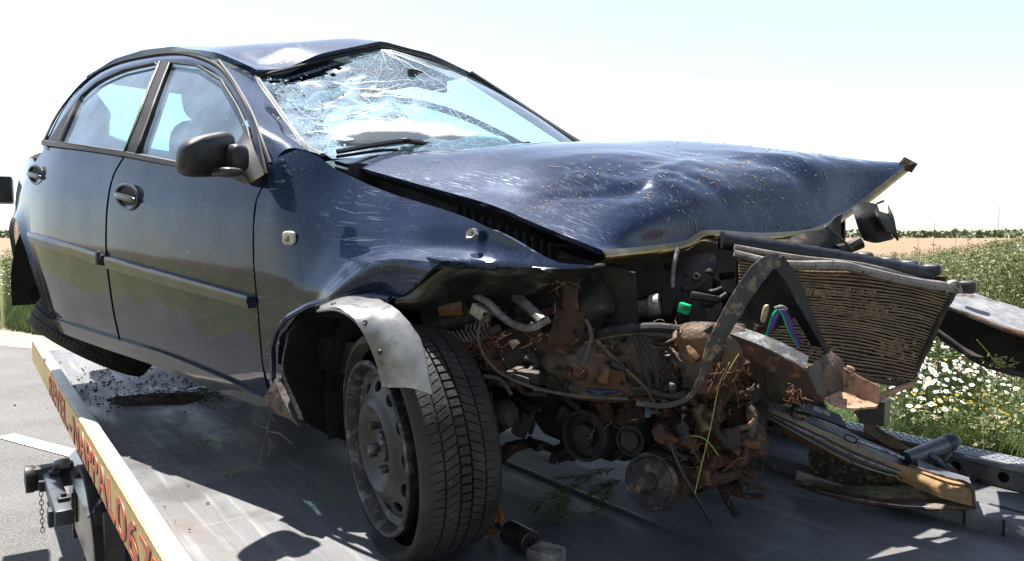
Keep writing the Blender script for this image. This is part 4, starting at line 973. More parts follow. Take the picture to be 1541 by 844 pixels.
sheet('headlamp_support', [[(846, 410, 1.68), (862, 412, 1.67), (874, 414, 1.67)], [(850, 440, 1.65), (862, 440, 1.64), (872, 442, 1.64)], [(846, 462, 1.66), (858, 465, 1.65), (874, 462, 1.65)]], M_rust, amp=.008, th=.012, n=10)
sheet('headlamp_support', [[(836, 470, 1.67), (858, 462, 1.65), (884, 466, 1.66)], [(826, 505, 1.66), (852, 500, 1.635), (878, 500, 1.65)], [(818, 530, 1.69), (846, 533, 1.665), (866, 534, 1.67)]], M_rust, amp=.010, th=.008, n=14)
b = MB(); b.lathe([(.007, .004), (.005, -.002), (.001, -.002)], D(868, 499, 1.628), V(0, -1, 0), 10); b.build('drain_hole', M_dark, CAR)
sheet('crush_plate', [[(872, 425, 1.70), (900, 420, 1.69), (922, 432, 1.70)], [(876, 455, 1.66), (905, 450, 1.65), (926, 462, 1.67)], [(880, 520, 1.69), (905, 500, 1.68), (915, 480, 1.70)]], M_inner, amp=.014, th=.006, n=14)
sheet('upper_rail', [[(905, 402, 1.74), (930, 440, 1.72), (925, 478, 1.70)], [(880, 398, 1.70), (895, 440, 1.69), (880, 470, 1.69)]], M_inner, amp=.012, n=14)
pipe('radiator_hose', [(922, 464, 1.72), (955, 466, 1.70), (988, 462, 1.70)], [13, 14, 15], M_dirt_metal, n=12, seg=14)
b = MB(); b.lathe([(.020, -.01), (.024, 0), (.024, .012), (.018, .014)], D(984, 458, 1.69), CF.mi @ Vector((.9, -.3, .1)), 18); b.build('hose_clamp', M_alu, CAR)
pipe('crash_bar', [(880, 505, 1.66), (930, 496, 1.63), (985, 492, 1.615), (1022, 495, 1.61)], [9, 11, 10, 9], M_inner, n=18, flat=.7)
pipe('loom', [(880, 516, 1.655), (940, 502, 1.63), (1015, 503, 1.62)], 3.5, M_wire, n=16)
sheet('battery_tray', [[(1000, 395, 1.86), (1040, 385, 1.84), (1075, 378, 1.84)], [(1012, 430, 1.80), (1046, 430, 1.79), (1070, 430, 1.80)], [(1020, 482, 1.80), (1046, 492, 1.78), (1060, 492, 1.80)]], M_inner, amp=.012, n=14)
pipe('tray_edge', [(1021, 372, 1.76), (1014, 400, 1.75), (1012, 432, 1.75)], [3, 3.5, 3], M_alu, n=10)
b = MB(); b.box(D(1030, 464, 1.665), (.012, .008, .011), Matrix.Rotation(.25, 3, 'Y'), b=.002); gp = b.build('green_plug', M_greenw, CAR)
b = MB()
for k in range(3): b.tube([D(1025 + 4 * k, 468, 1.648), D(1027 + 4 * k, 460, 1.648), D(1029 + 4 * k, 467, 1.648)], .0012, 4)
b.build('plug_pin', M_dark, gp)
# rusty gearbox casing and the lump below it
sheet('gearbox_casing', [[(1012, 500, 1.70), (1060, 484, 1.68), (1150, 492, 1.66)], [(1010, 550, 1.64), (1070, 545, 1.635), (1145, 545, 1.63)], [(1030, 600, 1.68), (1080, 605, 1.64), (1146, 600, 1.65)]], M_rust, amp=.012, th=.05, n=60, m=44, fr=22)
sheet('splash_plate', [[(1022, 490, 1.63), (1070, 484, 1.62), (1120, 492, 1.61)], [(1020, 520, 1.612), (1070, 515, 1.59), (1125, 520, 1.59)], [(1030, 590, 1.64), (1075, 592, 1.61), (1100, 598, 1.62)]], M_dirt_metal, amp=.007, th=.005, n=18)
sheet('engine_mount', [[(1000, 600, 1.74), (1060, 604, 1.70), (1140, 600, 1.68)], [(1010, 660, 1.70), (1065, 665, 1.66), (1140, 650, 1.66)], [(1035, 735, 1.72), (1070, 720, 1.67), (1138, 690, 1.69)]], M_dark, amp=.03, th=.04, n=24, m=18, fr=12)
for i, (px, py, Y, sx, sy, mt) in enumerate(((1070, 640, 1.66, 26, 34, M_rust), (1110, 640, 1.63, 20, 44, M_rust), (1092, 690, 1.63, 30, 22, M_rust), (1048, 700, 1.64, 24, 26, M_rust), (1120, 668, 1.62, 18, 30, M_dirt_metal),
                                           (1010, 640, 1.72, 26, 22, M_rust), (1002, 605, 1.74, 22, 16, M_rust), (1040, 585, 1.66, 26, 16, M_rust), (1105, 590, 1.62, 30, 16, M_rust))):
    b = MB(); k = Y / F; b.sup(D(px, py, Y + .03), (V(sx * k * .8, 0, 0), V(0, sx * k * .7, 0), V(0, 0, sy * k * .8)), e=.55, nu=28, nv=18); b.rough(.016, 26, seed=i * 2.3); b.rough(.006, 70, seed=i); b.build('casting', mt, CAR, sharp=70)
pipe('oil_filter', [(1052, 612, 1.64), (1066, 650, 1.61)], [13, 14], mat('ochre metal', (.22, .14, .06), (.10, .06, .03), 25, rough=.45, metal=.5), n=5, seg=16)
pipe('small_pipe', [(1030, 610, 1.66), (1030, 645, 1.66)], 5, M_alu, n=4)
pipe('bracket_pipe', [(1128, 612, 1.60), (1138, 625, 1.59), (1128, 640, 1.59), (1106, 646, 1.60)], 4.5, M_dirt_metal, n=12)
sheet('engine_bracket', [[(1138, 600, 1.66), (1143, 650, 1.64), (1138, 690, 1.65)], [(1128, 605, 1.62), (1130, 655, 1.60), (1112, 705, 1.62)]], M_dirt_metal, amp=.006, th=.008, n=12)
pipe('lower_arm', [(1036, 712, 1.62), (1060, 720, 1.60), (1095, 716, 1.60), (1118, 708, 1.62)], [9, 12, 10, 6], M_rust, n=14)
rr = random.Random(61)
M_oil = mat('oily black iron', (.014, .013, .013), (.045, .032, .022), 20, rough=.5, bump=.6, bsc=60, c3=(.12, .06, .03), sc3=40, th3=(.6, .7))
def clutter(x0, x1, y0, y1, Y0, Y1, n, size, mats_):
    for k in range(n):
        px, py, Yc = rr.uniform(x0, x1), rr.uniform(y0, y1), rr.uniform(Y0, Y1); kind = rr.choice('bbtthfr'); q = size * rr.uniform(.5, 1.3) * Yc / F; c = D(px, py, Yc)
        rot = Matrix.Rotation(rr.uniform(0, 3.1), 3, V(rr.gauss(0, 1), rr.gauss(0, 1), rr.gauss(0, 1)).normalized()); b = MB(); mt = rr.choice(mats_)
        if kind == 'b': b.box(c, (q * rr.uniform(.5, 1.2), q * rr.uniform(.3, .8), q * rr.uniform(.2, .7)), rot, b=q * .1); b.rough(q * .14, 40, seed=k); nm = 'bracket'
        elif kind == 't': d = rot @ V(q * 1.4, 0, 0); b.tube([c - d, c + V(0, 0, -q * .3), c + d], q * rr.uniform(.16, .4), 10, n=8); nm = 'metal_pipe'
        elif kind == 'h': d = rot @ V(q * 1.8, 0, 0); b.tube([c - d, c + rot @ V(0, q * .9, 0), c + d], [q * .2 * (1 + .25 * (i % 2)) for i in range(20)], 8, n=20); nm = 'hose'
        elif kind == 'f': b.lathe([(.001, .1 * q), (q * .3, .1 * q), (q * .35, .4 * q), (q * .55, .4 * q), (q * .6, .1 * q), (q * .8, 0), (q * .8, -.3 * q), (.001, -.3 * q)], c, rot @ V(0, -1, 0), 16); b.rough(q * .03, 60); nm = 'flange'
        else:
            g = [[c + rot @ V((i / 5 - .5) * 2.4 * q, .25 * q * math.sin(i * 1.1 + j), (j / 3 - .5) * 1.1 * q) for i in range(6)] for j in range(4)]; b.slab(g, .003); b.rough(q * .12, 30, seed=k); nm = 'bent_plate'
        b.build(nm, mt, CAR, sharp=40)
clutter(1000, 1140, 590, 720, 1.58, 1.68, 46, 20, [M_oil, M_rust, M_rust, M_dark, M_dirt_metal])
clutter(1010, 1140, 500, 590, 1.585, 1.62, 20, 13, [M_oil, M_rust, M_dark, M_dirt_metal])
clutter(990, 1140, 600, 740, 1.66, 1.78, 40, 24, [M_oil, M_dark, M_dark, M_rust])
clutter(740, 870, 465, 590, 1.70, 1.80, 34, 17, [M_oil, M_rust, M_dark, M_dirt_metal])
clutter(880, 1010, 500, 590, 1.62, 1.655, 16, 12, [M_oil, M_rust, M_dirt_metal])
clutter(900, 1130, 400, 490, 1.80, 1.98, 26, 22, [M_dark, M_wblack, M_inner])  # dark materials only, shade under the bonnet put into their colour
clutter(1030, 1130, 400, 485, 1.70, 1.80, 8, 16, [M_dark, M_oil, M_inner])
clutter(760, 900, 595, 690, 1.85, 2.05, 20, 20, [M_oil, M_dark, M_rust])
clutter(900, 1000, 605, 690, 1.72, 1.82, 12, 15, [M_oil, M_rust])
# pulleys (facing the near side of the car)
def pulley(name, px, py, Y, rpx, wd, mf, ms, ribs=0, hub=.3, dish=.006, axis=(.05, -1, .05)):
    r = rpx * Y / F; c = D(px, py, Y); b = MB(); prof = [(.001, .002), (r * hub, .002), (r * hub, -.001), (r * (hub + .06), -dish), (r * .8, -dish), (r * .86, .0), (r * .97, .0), (r, -.004)]
    b.lathe(prof, c, axis, 36, mi=0); e = [(r, -.004)]
    if ribs:
        for k in range(ribs): e += [(r * .94, -.004 - wd * (k + .5) / ribs), (r, -.004 - wd * (k + 1) / ribs)]
    else: e += [(r * .97, -.004 - wd * .5), (r, -wd - .004)]
    e.append((.001, -wd - .006)); b.lathe(e, c, axis, 36, mi=1); b.rough(.0012, 60); return b.build(name, [mf, ms], CAR, sharp=40)
M_pul = mat('black pulley', (.018, .017, .016), (.05, .04, .032), 18, rough=.6, bump=.3, bsc=80)
M_clutch = mat('oily clutch face', (.012, .012, .013), (.12, .095, .07), 22, th=(.5, .62), c3=(.20, .10, .05), sc3=30, th3=(.62, .7), rough=.4, bump=.5, bsc=60)
pulley('crank_pulley', 878, 656, 1.80, 40, .05, M_pul, M_pul, ribs=5, hub=.42, dish=.02)
pulley('belt_pulley', 935, 622, 1.735, 25, .035, M_pul, M_rust, ribs=6, axis=(-.25, -1, .25))
pulley('idler_pulley', 948, 663, 1.70, 24, .03, M_pul, M_pul, hub=.6, dish=.008)
pulley('clutch_disc', 978, 725, 1.60, 45, .03, M_clutch, M_rust, hub=.26, dish=.004, axis=(.0, -1, .12))
b = MB(); b.lathe([(.052, -.03), (.055, -.06), (.05, -.14), (.03, -.17), (.001, -.17)], D(980, 725, 1.605), V(0, -1, .1), 28, wob=.06); b.build('compressor_body', M_rust, CAR)
sheet('oil_pan', [[(790, 600, 1.95), (860, 600, 1.90), (940, 602, 1.86)], [(810, 640, 1.98), (870, 625, 1.92), (950, 640, 1.84)], [(900, 690, 2.0), (930, 690, 1.95), (1000, 690, 1.85)]], M_dark, amp=.015, th=.03)
pipe('drive_shaft', [(742, 640, 1.86), (775, 625, 1.95), (830, 612, 2.1)], [16, 12, 10], M_dirt_metal, n=10, seg=12)
b = MB(); b.sup(D(758, 622, 1.84), (V(.035, 0, 0), V(0, .035, 0), V(0, 0, .035)), e=.9); b.rough(.008, 30); b.build('hub_carrier', M_dirt_metal, CAR)
pipe('wishbone', [(748, 690, 1.80), (772, 672, 1.86), (810, 668, 1.98), (860, 690, 2.2)], [14, 12, 10, 9], M_rust, n=16, flat=.6)
pipe('brake_hose', [(732, 540, 1.80), (738, 580, 1.78), (734, 612, 1.79)], 5, M_rust, n=10)
# long loose wires, strap, brackets
pipe('loose_cable', [(752, 462, 1.72), (724, 485, 1.70), (722, 520, 1.68), (748, 557, 1.66), (800, 582, 1.64), (870, 596, 1.63), (945, 600, 1.62)], 2.6, M_wire, n=48)
pipe('loose_cable', [(898, 512, 1.63), (930, 545, 1.62), (968, 580, 1.61), (985, 606, 1.61)], [3, 2.4], M_wire, n=16)
pipe('loose_cable', [(955, 505, 1.62), (966, 540, 1.61), (978, 580, 1.61)], 4.0, M_inner, n=14)
pipe('loose_cable', [(962, 505, 1.62), (985, 548, 1.61), (990, 590, 1.62)], 4.0, M_inner, n=14)
pipe('loose_cable', [(882, 480, 1.64), (890, 505, 1.63), (882, 535, 1.63), (878, 545, 1.63)], [2.5, 4, 3, 7], M_wire, n=14)
pipe('corrugated_hose', [(998, 590, 1.62), (1012, 580, 1.60), (1010, 600, 1.60), (998, 612, 1.61)], 6, M_blk, n=14)
def ribbon(name, pts, wpx, mt, th=.003, n=40, parent=CAR, dirv=None):
    P = spline([D(*p) for p in pts], n); Ym = sum(p[2] for p in pts) / len(pts); W_ = [float(np.interp(i / (n - 1), np.linspace(0, 1, len(wpx)), wpx)) * Ym / F / 2 for i in range(n)]
    g = [[], []]
    vdir = CF.mi @ Vector((0, 1, 0))
    for i in range(n):
        t = (P[min(i + 1, n - 1)] - P[max(i - 1, 0)]).normalized(); s_ = t.cross(vdir).normalized()
        if dirv: s_ = (s_ * .75 + (CF.mi @ Vector(dirv)) * .66).normalized()
        g[0].append(P[i] - s_ * W_[i]); g[1].append(P[i] + s_ * W_[i])
    b = MB(); b.slab(g, th); return b.build(name, mt, parent, sharp=40)
M_strap = mat('muddy black strap', (.035, .034, .036), (.07, .065, .062), 14, c3=(.20, .14, .09), sc3=38, th3=(.54, .6), rough=.5, bump=.3, bsc=60)
ribbon('bumper_strap', [(1172, 390, 1.56), (1148, 402, 1.54), (1118, 442, 1.53), (1090, 490, 1.53), (1068, 532, 1.54), (1054, 570, 1.55), (1035, 598, 1.56), (1000, 610, 1.58), (958, 606, 1.60)], [18, 28, 27, 26, 22, 9, 8, 8, 8], M_strap)
ribbon('lamp_bracket', [(1168, 390, 1.57), (1190, 420, 1.58), (1212, 465, 1.58), (1245, 532, 1.58)], [26, 22, 14, 8], M_inner, dirv=(.5, .6, 0))
sheet('lamp_shell', [[(1165, 400, 1.66), (1190, 430, 1.68), (1205, 470, 1.68)], [(1130, 430, 1.72), (1150, 470, 1.74), (1160, 500, 1.74)], [(1120, 470, 1.70), (1130, 500, 1.70), (1150, 515, 1.70)]], M_inner, amp=.008, n=14)
sheet('lamp_shell', [[(1172, 393, 1.60), (1206, 450, 1.60), (1240, 525, 1.60)], [(1160, 400, 1.66), (1190, 470, 1.66), (1220, 520, 1.65)]], M_inner, amp=.004, n=14)
for off, mt in ((0, M_bluew), (5, M_bluew), (2, M_redw), (-3, M_greenw)):
    pipe('coloured_wire', [(1156 + off, 504 - off, 1.62), (1164 + off, 478, 1.61), (1176 + off, 466, 1.60), (1190 + off, 498, 1.60), (1202 + off * .4, 522, 1.61)], 1.5, mt, n=18, seg=5)
b = MB(); b.sup(D(1151, 472, 1.62), (V(.006, 0, 0), V(0, .006, 0), V(.004, 0, .020)), e=.6); b.build('cream_plug', M_cream, CAR)
pipe('bent_tag', [(1166, 464, 1.60), (1176, 461, 1.595), (1184, 466, 1.595)], 2.5, M_grey_pipe, n=8)
# chassis leg with rusty crash can
sheet('chassis_leg', [[(1104, 488, 1.63), (1160, 508, 1.58), (1216, 536, 1.55)], [(1096, 500, 1.60), (1155, 524, 1.55), (1210, 556, 1.52)]], mat('scraped leg top', (.08, .082, .085), (.20, .20, .20), 40, th=(.5, .6), rough=.5, metal=.2, bump=.3), amp=.002, th=.004)
sheet('chassis_leg', [[(1096, 500, 1.60), (1155, 524, 1.55), (1210, 556, 1.52)], [(1104, 530, 1.605), (1165, 562, 1.555), (1235, 604, 1.53)]], M_rust, amp=.004, th=.004)
M_rustlit = mat('rusty steel lit tone', (.34, .18, .105), (.50, .31, .20), 14, th=(.35, .65), c3=(.09, .045, .027), sc3=45, th3=(.55, .68), rough=.6, metal=.2, bump=.4, bsc=80)  # brighter copy of the rust, sunlight put into the colour
sheet('crash_can', [[(1210, 556, 1.525), (1225, 545, 1.56), (1250, 528, 1.62)], [(1216, 575, 1.53), (1238, 565, 1.56), (1272, 548, 1.62)], [(1240, 602, 1.535), (1254, 596, 1.56), (1270, 590, 1.60)]], M_dirt_metal, amp=.003, th=.004)
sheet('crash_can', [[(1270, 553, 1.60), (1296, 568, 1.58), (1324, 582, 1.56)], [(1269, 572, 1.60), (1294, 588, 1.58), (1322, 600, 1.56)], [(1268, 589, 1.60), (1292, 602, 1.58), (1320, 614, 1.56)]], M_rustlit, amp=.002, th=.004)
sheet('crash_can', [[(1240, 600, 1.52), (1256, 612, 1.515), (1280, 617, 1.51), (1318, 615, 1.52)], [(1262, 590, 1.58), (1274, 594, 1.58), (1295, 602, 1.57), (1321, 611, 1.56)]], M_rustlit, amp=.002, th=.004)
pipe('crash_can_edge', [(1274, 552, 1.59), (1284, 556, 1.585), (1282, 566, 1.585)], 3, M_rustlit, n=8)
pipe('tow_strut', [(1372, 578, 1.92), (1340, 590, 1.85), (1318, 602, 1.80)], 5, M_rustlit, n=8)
b = MB(); b.box(D(1316, 618, 1.90), (.03, .03, .03)); b.build('rubber_block', M_blk, CAR)
# radiator pack, twisted towards the near side
def radrow(t, off=0.0):                            # curve of one cooling tube, t = 0 top .. 1 bottom
    l = Vector((1112, 392 + 150 * t, 1.80)); a = Vector((1180, 403 + 138 * t, 1.80)); c = Vector((1290, 408 + 152 * t + 4 * math.sin(t * 7), 1.86)); e = Vector((1370, 422 + 152 * t, 1.93)); r = Vector((1432 - 64 * t, 438 + 136 * t, 1.98))
    return [(p.x, p.y, p.z + off) for p in (l, a, c, e, r)]
RAD = bpy.data.objects.new('radiator', None); link(RAD, CAR)
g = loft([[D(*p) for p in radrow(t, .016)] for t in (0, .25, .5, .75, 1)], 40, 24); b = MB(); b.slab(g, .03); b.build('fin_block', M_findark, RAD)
rr = random.Random(11)
for k in range(32):
    t = (k + .5) / 32; pts = spline([D(*p) for p in radrow(t)], 44)
    pts = [p + V(0, 0, .0028 * noise.noise(V(i * .11, k * .40, 0)) + .0016 * noise.noise(V(i * .5, k * 1.7, 5))) + V(.004, -.002, 0) * noise.noise(V(i * .13, k * .3, 9)) for i, p in enumerate(pts)]
    b = MB(); b.tube(pts, .0026, 6, flat=.8); b.build('cooling_tube', M_fin, RAD)
b = MB(); rr = random.Random(2)
for (px, py, sx, sy, n_) in ((1312, 466, 34, 10, 60), (1345, 524, 28, 10, 50), (1260, 440, 60, 4, 40), (1230, 520, 30, 10, 20)):
    for k in range(n_):                            # clods of dry earth stuck in the tubes
        x_, y_ = px + rr.gauss(0, sx * .6), py + rr.gauss(0, sy * .6); Yv = 1.80 + .18 * max(0, (x_ - 1180) / 250) - .012
        s_ = rr.uniform(.002, .007); b.box(D(x_, y_, Yv), (s_, s_, s_ * .6), Matrix.Rotation(rr.uniform(0, 3), 3, V(rr.random(), rr.random(), .3).normalized()))
o = b.build('earth_clod', mat('dry earth', (.27, .195, .12), (.19, .13, .08), 40, rough=1), RAD, smooth=False); o['kind'] = 'stuff'
tp = [(1105, 381, 1.80), (1180, 398, 1.79), (1262, 399, 1.82), (1300, 408, 1.86), (1370, 424, 1.93), (1440, 434, 1.985)]
pipe('top_rail', tp, [5, 7, 7, 8, 8, 9], M_alu, n=40, parent=RAD, seg=8)
pipe('tank_crimp', [(1105, 372, 1.83), (1200, 388, 1.84), (1300, 400, 1.90), (1395, 424, 1.98)], 4.5, M_alu, n=40, parent=RAD)
pipe('end_rail', [(1434, 436, 1.985), (1412, 486, 1.97), (1392, 530, 1.96), (1368, 576, 1.945)], [5, 4, 4, 5], M_findark, n=20, parent=RAD)
pipe('bottom_rail', [(1236, 552, 1.82), (1300, 568, 1.88), (1368, 580, 1.94)], 5, M_dirt_metal, n=14, parent=RAD)
TP = spline([D(1085, 362, 1.86), D(1180, 376, 1.87), D(1290, 394, 1.93), D(1396, 413, 2.0)], 60)
b = MB(); b.tube(TP, [.021 * (1 + .10 * (i % 6 == 0)) for i in range(60)], 14); b.build('top_tank', mat('black tank plastic', (.012, .013, .018), rough=.4), RAD)
for (px, py, Y) in ((1300, 384, 1.99), (1336, 391, 2.02), (1368, 396, 2.04), (1402, 402, 2.0)):
    b = MB(); b.sup(D(px, py + 4, Y), (V(.024, 0, 0), V(0, .02, 0), V(0, 0, .016)), e=.6); b.build('tank_clip', M_blk, RAD)
pipe('rail_end_fold', [(1418, 436, 1.97), (1436, 428, 1.97), (1444, 440, 1.97)], [8, 8, 5], M_alu, n=10, parent=RAD)
b = MB(); b.sup(D(1456, 432, 2.05), (V(.022, 0, 0), V(0, .02, 0), V(0, 0, .018)), e=.5); b.build('mount_bush', M_blk, RAD)
b = MB(); b.box(D(1412, 420, 2.02), (.018, .014, .010), b=.003); b.build('mount_bracket', M_rust, RAD)
for k in range(8):
    pipe('grille_slat', [(1112 + 9 * k, 384 + 2 * k, 1.86), (1108 + 9 * k, 420 + 3 * k, 1.86)], 2.0, M_cream if k == 0 else M_findark, n=3, seg=5)
# bonnet catch panel hanging beyond the radiator
sheet('catch_panel', [[(1283, 312, 2.12), (1296, 304, 2.12), (1318, 306, 2.13)], [(1288, 330, 2.10), (1308, 330, 2.09), (1326, 328, 2.11)], [(1300, 362, 2.11), (1322, 366, 2.10), (1345, 358, 2.12)]], M_inner, amp=.005, th=.012, n=14)
sheet('catch_panel', [[(1316, 318, 2.09), (1322, 330, 2.07), (1330, 348, 2.08)], [(1334, 322, 2.12), (1336, 336, 2.10), (1342, 352, 2.10)], [(1336, 308, 2.14), (1341, 324, 2.12), (1351, 362, 2.10)]], M_inner, amp=.004, th=.006, n=12)
pipe('catch_lever', [(1296, 364, 2.10), (1278, 372, 2.10), (1258, 376, 2.08)], [10, 9, 8], M_inner, n=10)
pipe('release_cable', [(1242, 340, 2.0), (1262, 356, 2.02), (1283, 376, 2.02)], 2.2, M_wire, n=12)
pipe('release_cable', [(1320, 306, 2.12), (1330, 302, 2.12)], 2.0, M_wire, n=4)
sheet('slam_panel', [[(1190, 360, 2.05), (1240, 340, 2.1), (1268, 320, 2.15)], [(1190, 385, 2.0), (1244, 385, 2.05), (1262, 375, 2.1)]], M_inner, amp=.01, th=.01)
sheet('dark_backing', [[(1100, 540, 1.90), (1150, 556, 2.0), (1225, 590, 2.25)], [(1120, 580, 1.94), (1160, 588, 2.05), (1240, 606, 2.30)], [(1130, 606, 2.0), (1160, 606, 2.1), (1250, 616, 2.35)]], M_dark, amp=.012, th=.006, n=24)  # both sheets added to darken the gaps, as shade would
sheet('dark_backing', [[(1060, 520, 1.80), (1110, 520, 1.84), (1150, 530, 1.86)], [(1080, 600, 1.84), (1120, 600, 1.88), (1150, 600, 1.90)], [(1100, 680, 1.86), (1125, 670, 1.9), (1142, 650, 1.92)]], M_dark, amp=.012, th=.006, n=24)
# far front chassis channel sticking out; colour gives the top light, the inside shade
M_chan = mat('channel top lit tone', (.20, .205, .215), (.30, .30, .30), 30, th=(.45, .6), c3=(.11, .065, .04), sc3=18, th3=(.55, .65), rough=.5, metal=.2, bump=.3)
chA, chB = (1438, 440), (1600, 505)
sheet('chassis_channel', [[(1446, 434, 2.22), (1500, 452, 2.16), (1610, 488, 2.06)], [(1428, 462, 2.02), (1480, 482, 1.96), (1600, 520, 1.86)]], M_chan, amp=.003, th=.006, n=24)
sheet('chassis_channel', [[(1430, 440, 2.20), (1500, 458, 2.14), (1610, 494, 2.04)], [(1400, 492, 2.20), (1480, 545, 2.14), (1600, 590, 2.04)]], M_dark, amp=.004, th=.006, n=24)
sheet('chassis_channel', [[(1402, 488, 2.20), (1482, 538, 2.14), (1600, 580, 2.04)], [(1394, 490, 2.04), (1470, 540, 1.98), (1590, 575, 1.88)]], M_dark, amp=.003, th=.006, n=24)
pipe('channel_edge', [(1428, 462, 2.02), (1470, 478, 1.975), (1510, 494, 1.94), (1600, 520, 1.86)], [2, 4, 5, 3], M_dirt_metal, n=24)
pipe('channel_edge', [(1394, 490, 2.04), (1440, 520, 2.01), (1480, 548, 1.97), (1600, 578, 1.88)], [3, 3, 5, 4], M_inner, n=24)
b = MB(); rr = random.Random(21)
for k in range(70):
    p = D(1500 + rr.gauss(0, 14), 550 + rr.gauss(0, 6), 1.96 + rr.uniform(-.02, .02)); b.tube([p, p + V(rr.uniform(-.015, .015), rr.uniform(-.015, .015), rr.uniform(-.01, .012))], .0015, 4)
b.tube([D(1500, 548, 1.95), D(1485, 528, 1.95), D(1470, 511, 1.95)], .0014, 5); o = b.build('moss_tuft', mat('pale moss', (.30, .34, .08), (.42, .42, .14), 60, rough=.9), CAR, smooth=False); o['kind'] = 'stuff'
# roots and grass caught in the wreck
def tangle(name, px, py, Y, sx, sy, n, mt, seed, ln=.05, r=.0009):
    b = MB(); rr = random.Random(seed)
    for k in range(n):
        p = D(px + rr.gauss(0, sx), py + rr.gauss(0, sy), Y + rr.uniform(-.02, .02)); pts = [p]; d = V(rr.gauss(0, 1), rr.gauss(0, 1), rr.gauss(-.3, 1)).normalized()
        for _ in range(4): d = (d + V(rr.gauss(0, .5), rr.gauss(0, .5), rr.gauss(-.1, .5))).normalized(); pts.append(pts[-1] + d * ln / 4)
        b.tube(pts, [r, r * .5], 4)
    o = b.build(name, mt, CAR, smooth=False); o['kind'] = 'stuff'; return o
M_root = mat('reddish roots', (.20, .085, .04), (.11, .05, .025), 50, rough=.9); M_strawm = mat('straw stalks', (.32, .24, .11), (.22, .15, .07), 50, rough=.9); M_stem = mat('green stem', (.30, .36, .08), (.38, .36, .12), 40, rough=.7)
tangle('root_tangle', 728, 520, 1.72, 14, 16, 90, M_root, 1); tangle('root_tangle', 812, 508, 1.68, 10, 5, 30, M_root, 2, .03); tangle('root_tangle', 842, 418, 1.66, 18, 5, 34, M_strawm, 3, .04)
tangle('root_tangle', 1090, 568, 1.585, 12, 13, 60, M_root, 4, .045); tangle('root_tangle', 1196, 590, 1.62, 8, 12, 24, M_root, 5, .05); tangle('root_tangle', 1075, 690, 1.60, 40, 25, 50, M_root, 6, .04); tangle('root_tangle', 970, 545, 1.63, 70, 40, 40, M_strawm, 8, .03)
pipe('grass_stalk', [(1098, 545, 1.575), (1082, 580, 1.57), (1070, 640, 1.565), (1052, 715, 1.56), (1046, 742, 1.56)], .8, M_stem, n=16, seg=5)
pipe('grass_stalk', [(1088, 572, 1.572), (1102, 548, 1.57), (1112, 532, 1.57)], .8, M_stem, n=8, seg=5)
for k, pts in enumerate((((1030, 655, 1.60), (1060, 660, 1.585), (1085, 690, 1.585)), ((1032, 656, 1.60), (1050, 690, 1.585), (1056, 700, 1.585)), ((1040, 672, 1.60), (1062, 668, 1.585), (1066, 690, 1.585)), ((1088, 710, 1.58), (1105, 694, 1.575), (1120, 688, 1.575)))):
    pipe('copper_wire', pts, .9, M_root if k else M_stem, n=10, seg=5)
pipe('hanging_belt', [(1000, 640, 1.60), (1018, 690, 1.58), (1040, 735, 1.57), (1062, 775, 1.58), (1072, 790, 1.60)], [3, 5, 7, 6, 3], M_blk, n=20, flat=.4)

# ------------------------------------------------------------------ cabin
b = MB(); b.sup(L(.62, .86, .88), (V(.26, 0, 0), V(0, .66, 0), V(0, 0, .12)), e=.5); b.build('dashboard', M_dash, CAR)
for y_, nm in ((.44, 'front_seat'), (1.26, 'front_seat')):
    st = bpy.data.objects.new(nm, None); link(st, CAR)
    b = MB(); b.sup(L(1.20, y_, .60), (V(.26, 0, 0), V(0, .23, 0), V(0, 0, .10)), e=.5); b.build('seat_cushion', M_seat, st)
    b = MB(); b.sup(L(1.52, y_, .90), (V(.07, 0, .0), V(0, .22, 0), V(-.10, 0, .30)), e=.5); b.build('backrest', M_seat, st)
    b = MB(); b.sup(L(1.64, y_, 1.27), (V(.05, 0, 0), V(0, .13, 0), V(-.02, 0, .085)), e=.6); b.build('headrest', M_seat, st)
b = MB(); b.sup(L(2.30, .86, .70), (V(.25, 0, 0), V(0, .6, 0), V(0, 0, .10)), e=.5); b.sup(L(2.52, .86, .95), (V(.08, 0, 0), V(0, .60, 0), V(-.08, 0, .22)), e=.45); b.build('rear_seat', M_seat, CAR)
b = MB(); b.tube([L(.95, 1.26 + .18 * math.cos(t), 1.0 + .17 * math.sin(t)) for t in np.linspace(0, 2 * math.pi, 32)], .015, 8, cap=False); b.build('steering_wheel', M_blk, CAR)
def wr(x, y, z): return x, y, z * (.8 + .3 * noise.noise(V(x * 2, y * 3, 0)))
b = MB(); b.sup(L(.60, .60, 1.035), (V(.19, 0, 0), V(.04, .34, 0), V(0, 0, .085)), e=.8, nu=40, nv=24, warp=wr); b.rough(.016, 9); b.build('airbag', M_bag, CAR)
b = MB(); b.sup(L(.92, 1.26, 1.02), (V(.07, 0, 0), V(0, .15, 0), V(0, 0, .16)), e=.8, nu=30, nv=20); b.rough(.02, 9); b.build('airbag', M_bag, CAR)
q = CF.pix(757, 184, y=1.05); b = MB(); b.box(L(.85, .86, 1.33), (.012, .10, .032), b=.008); b.build('rear_view_mirror', M_blk, CAR)

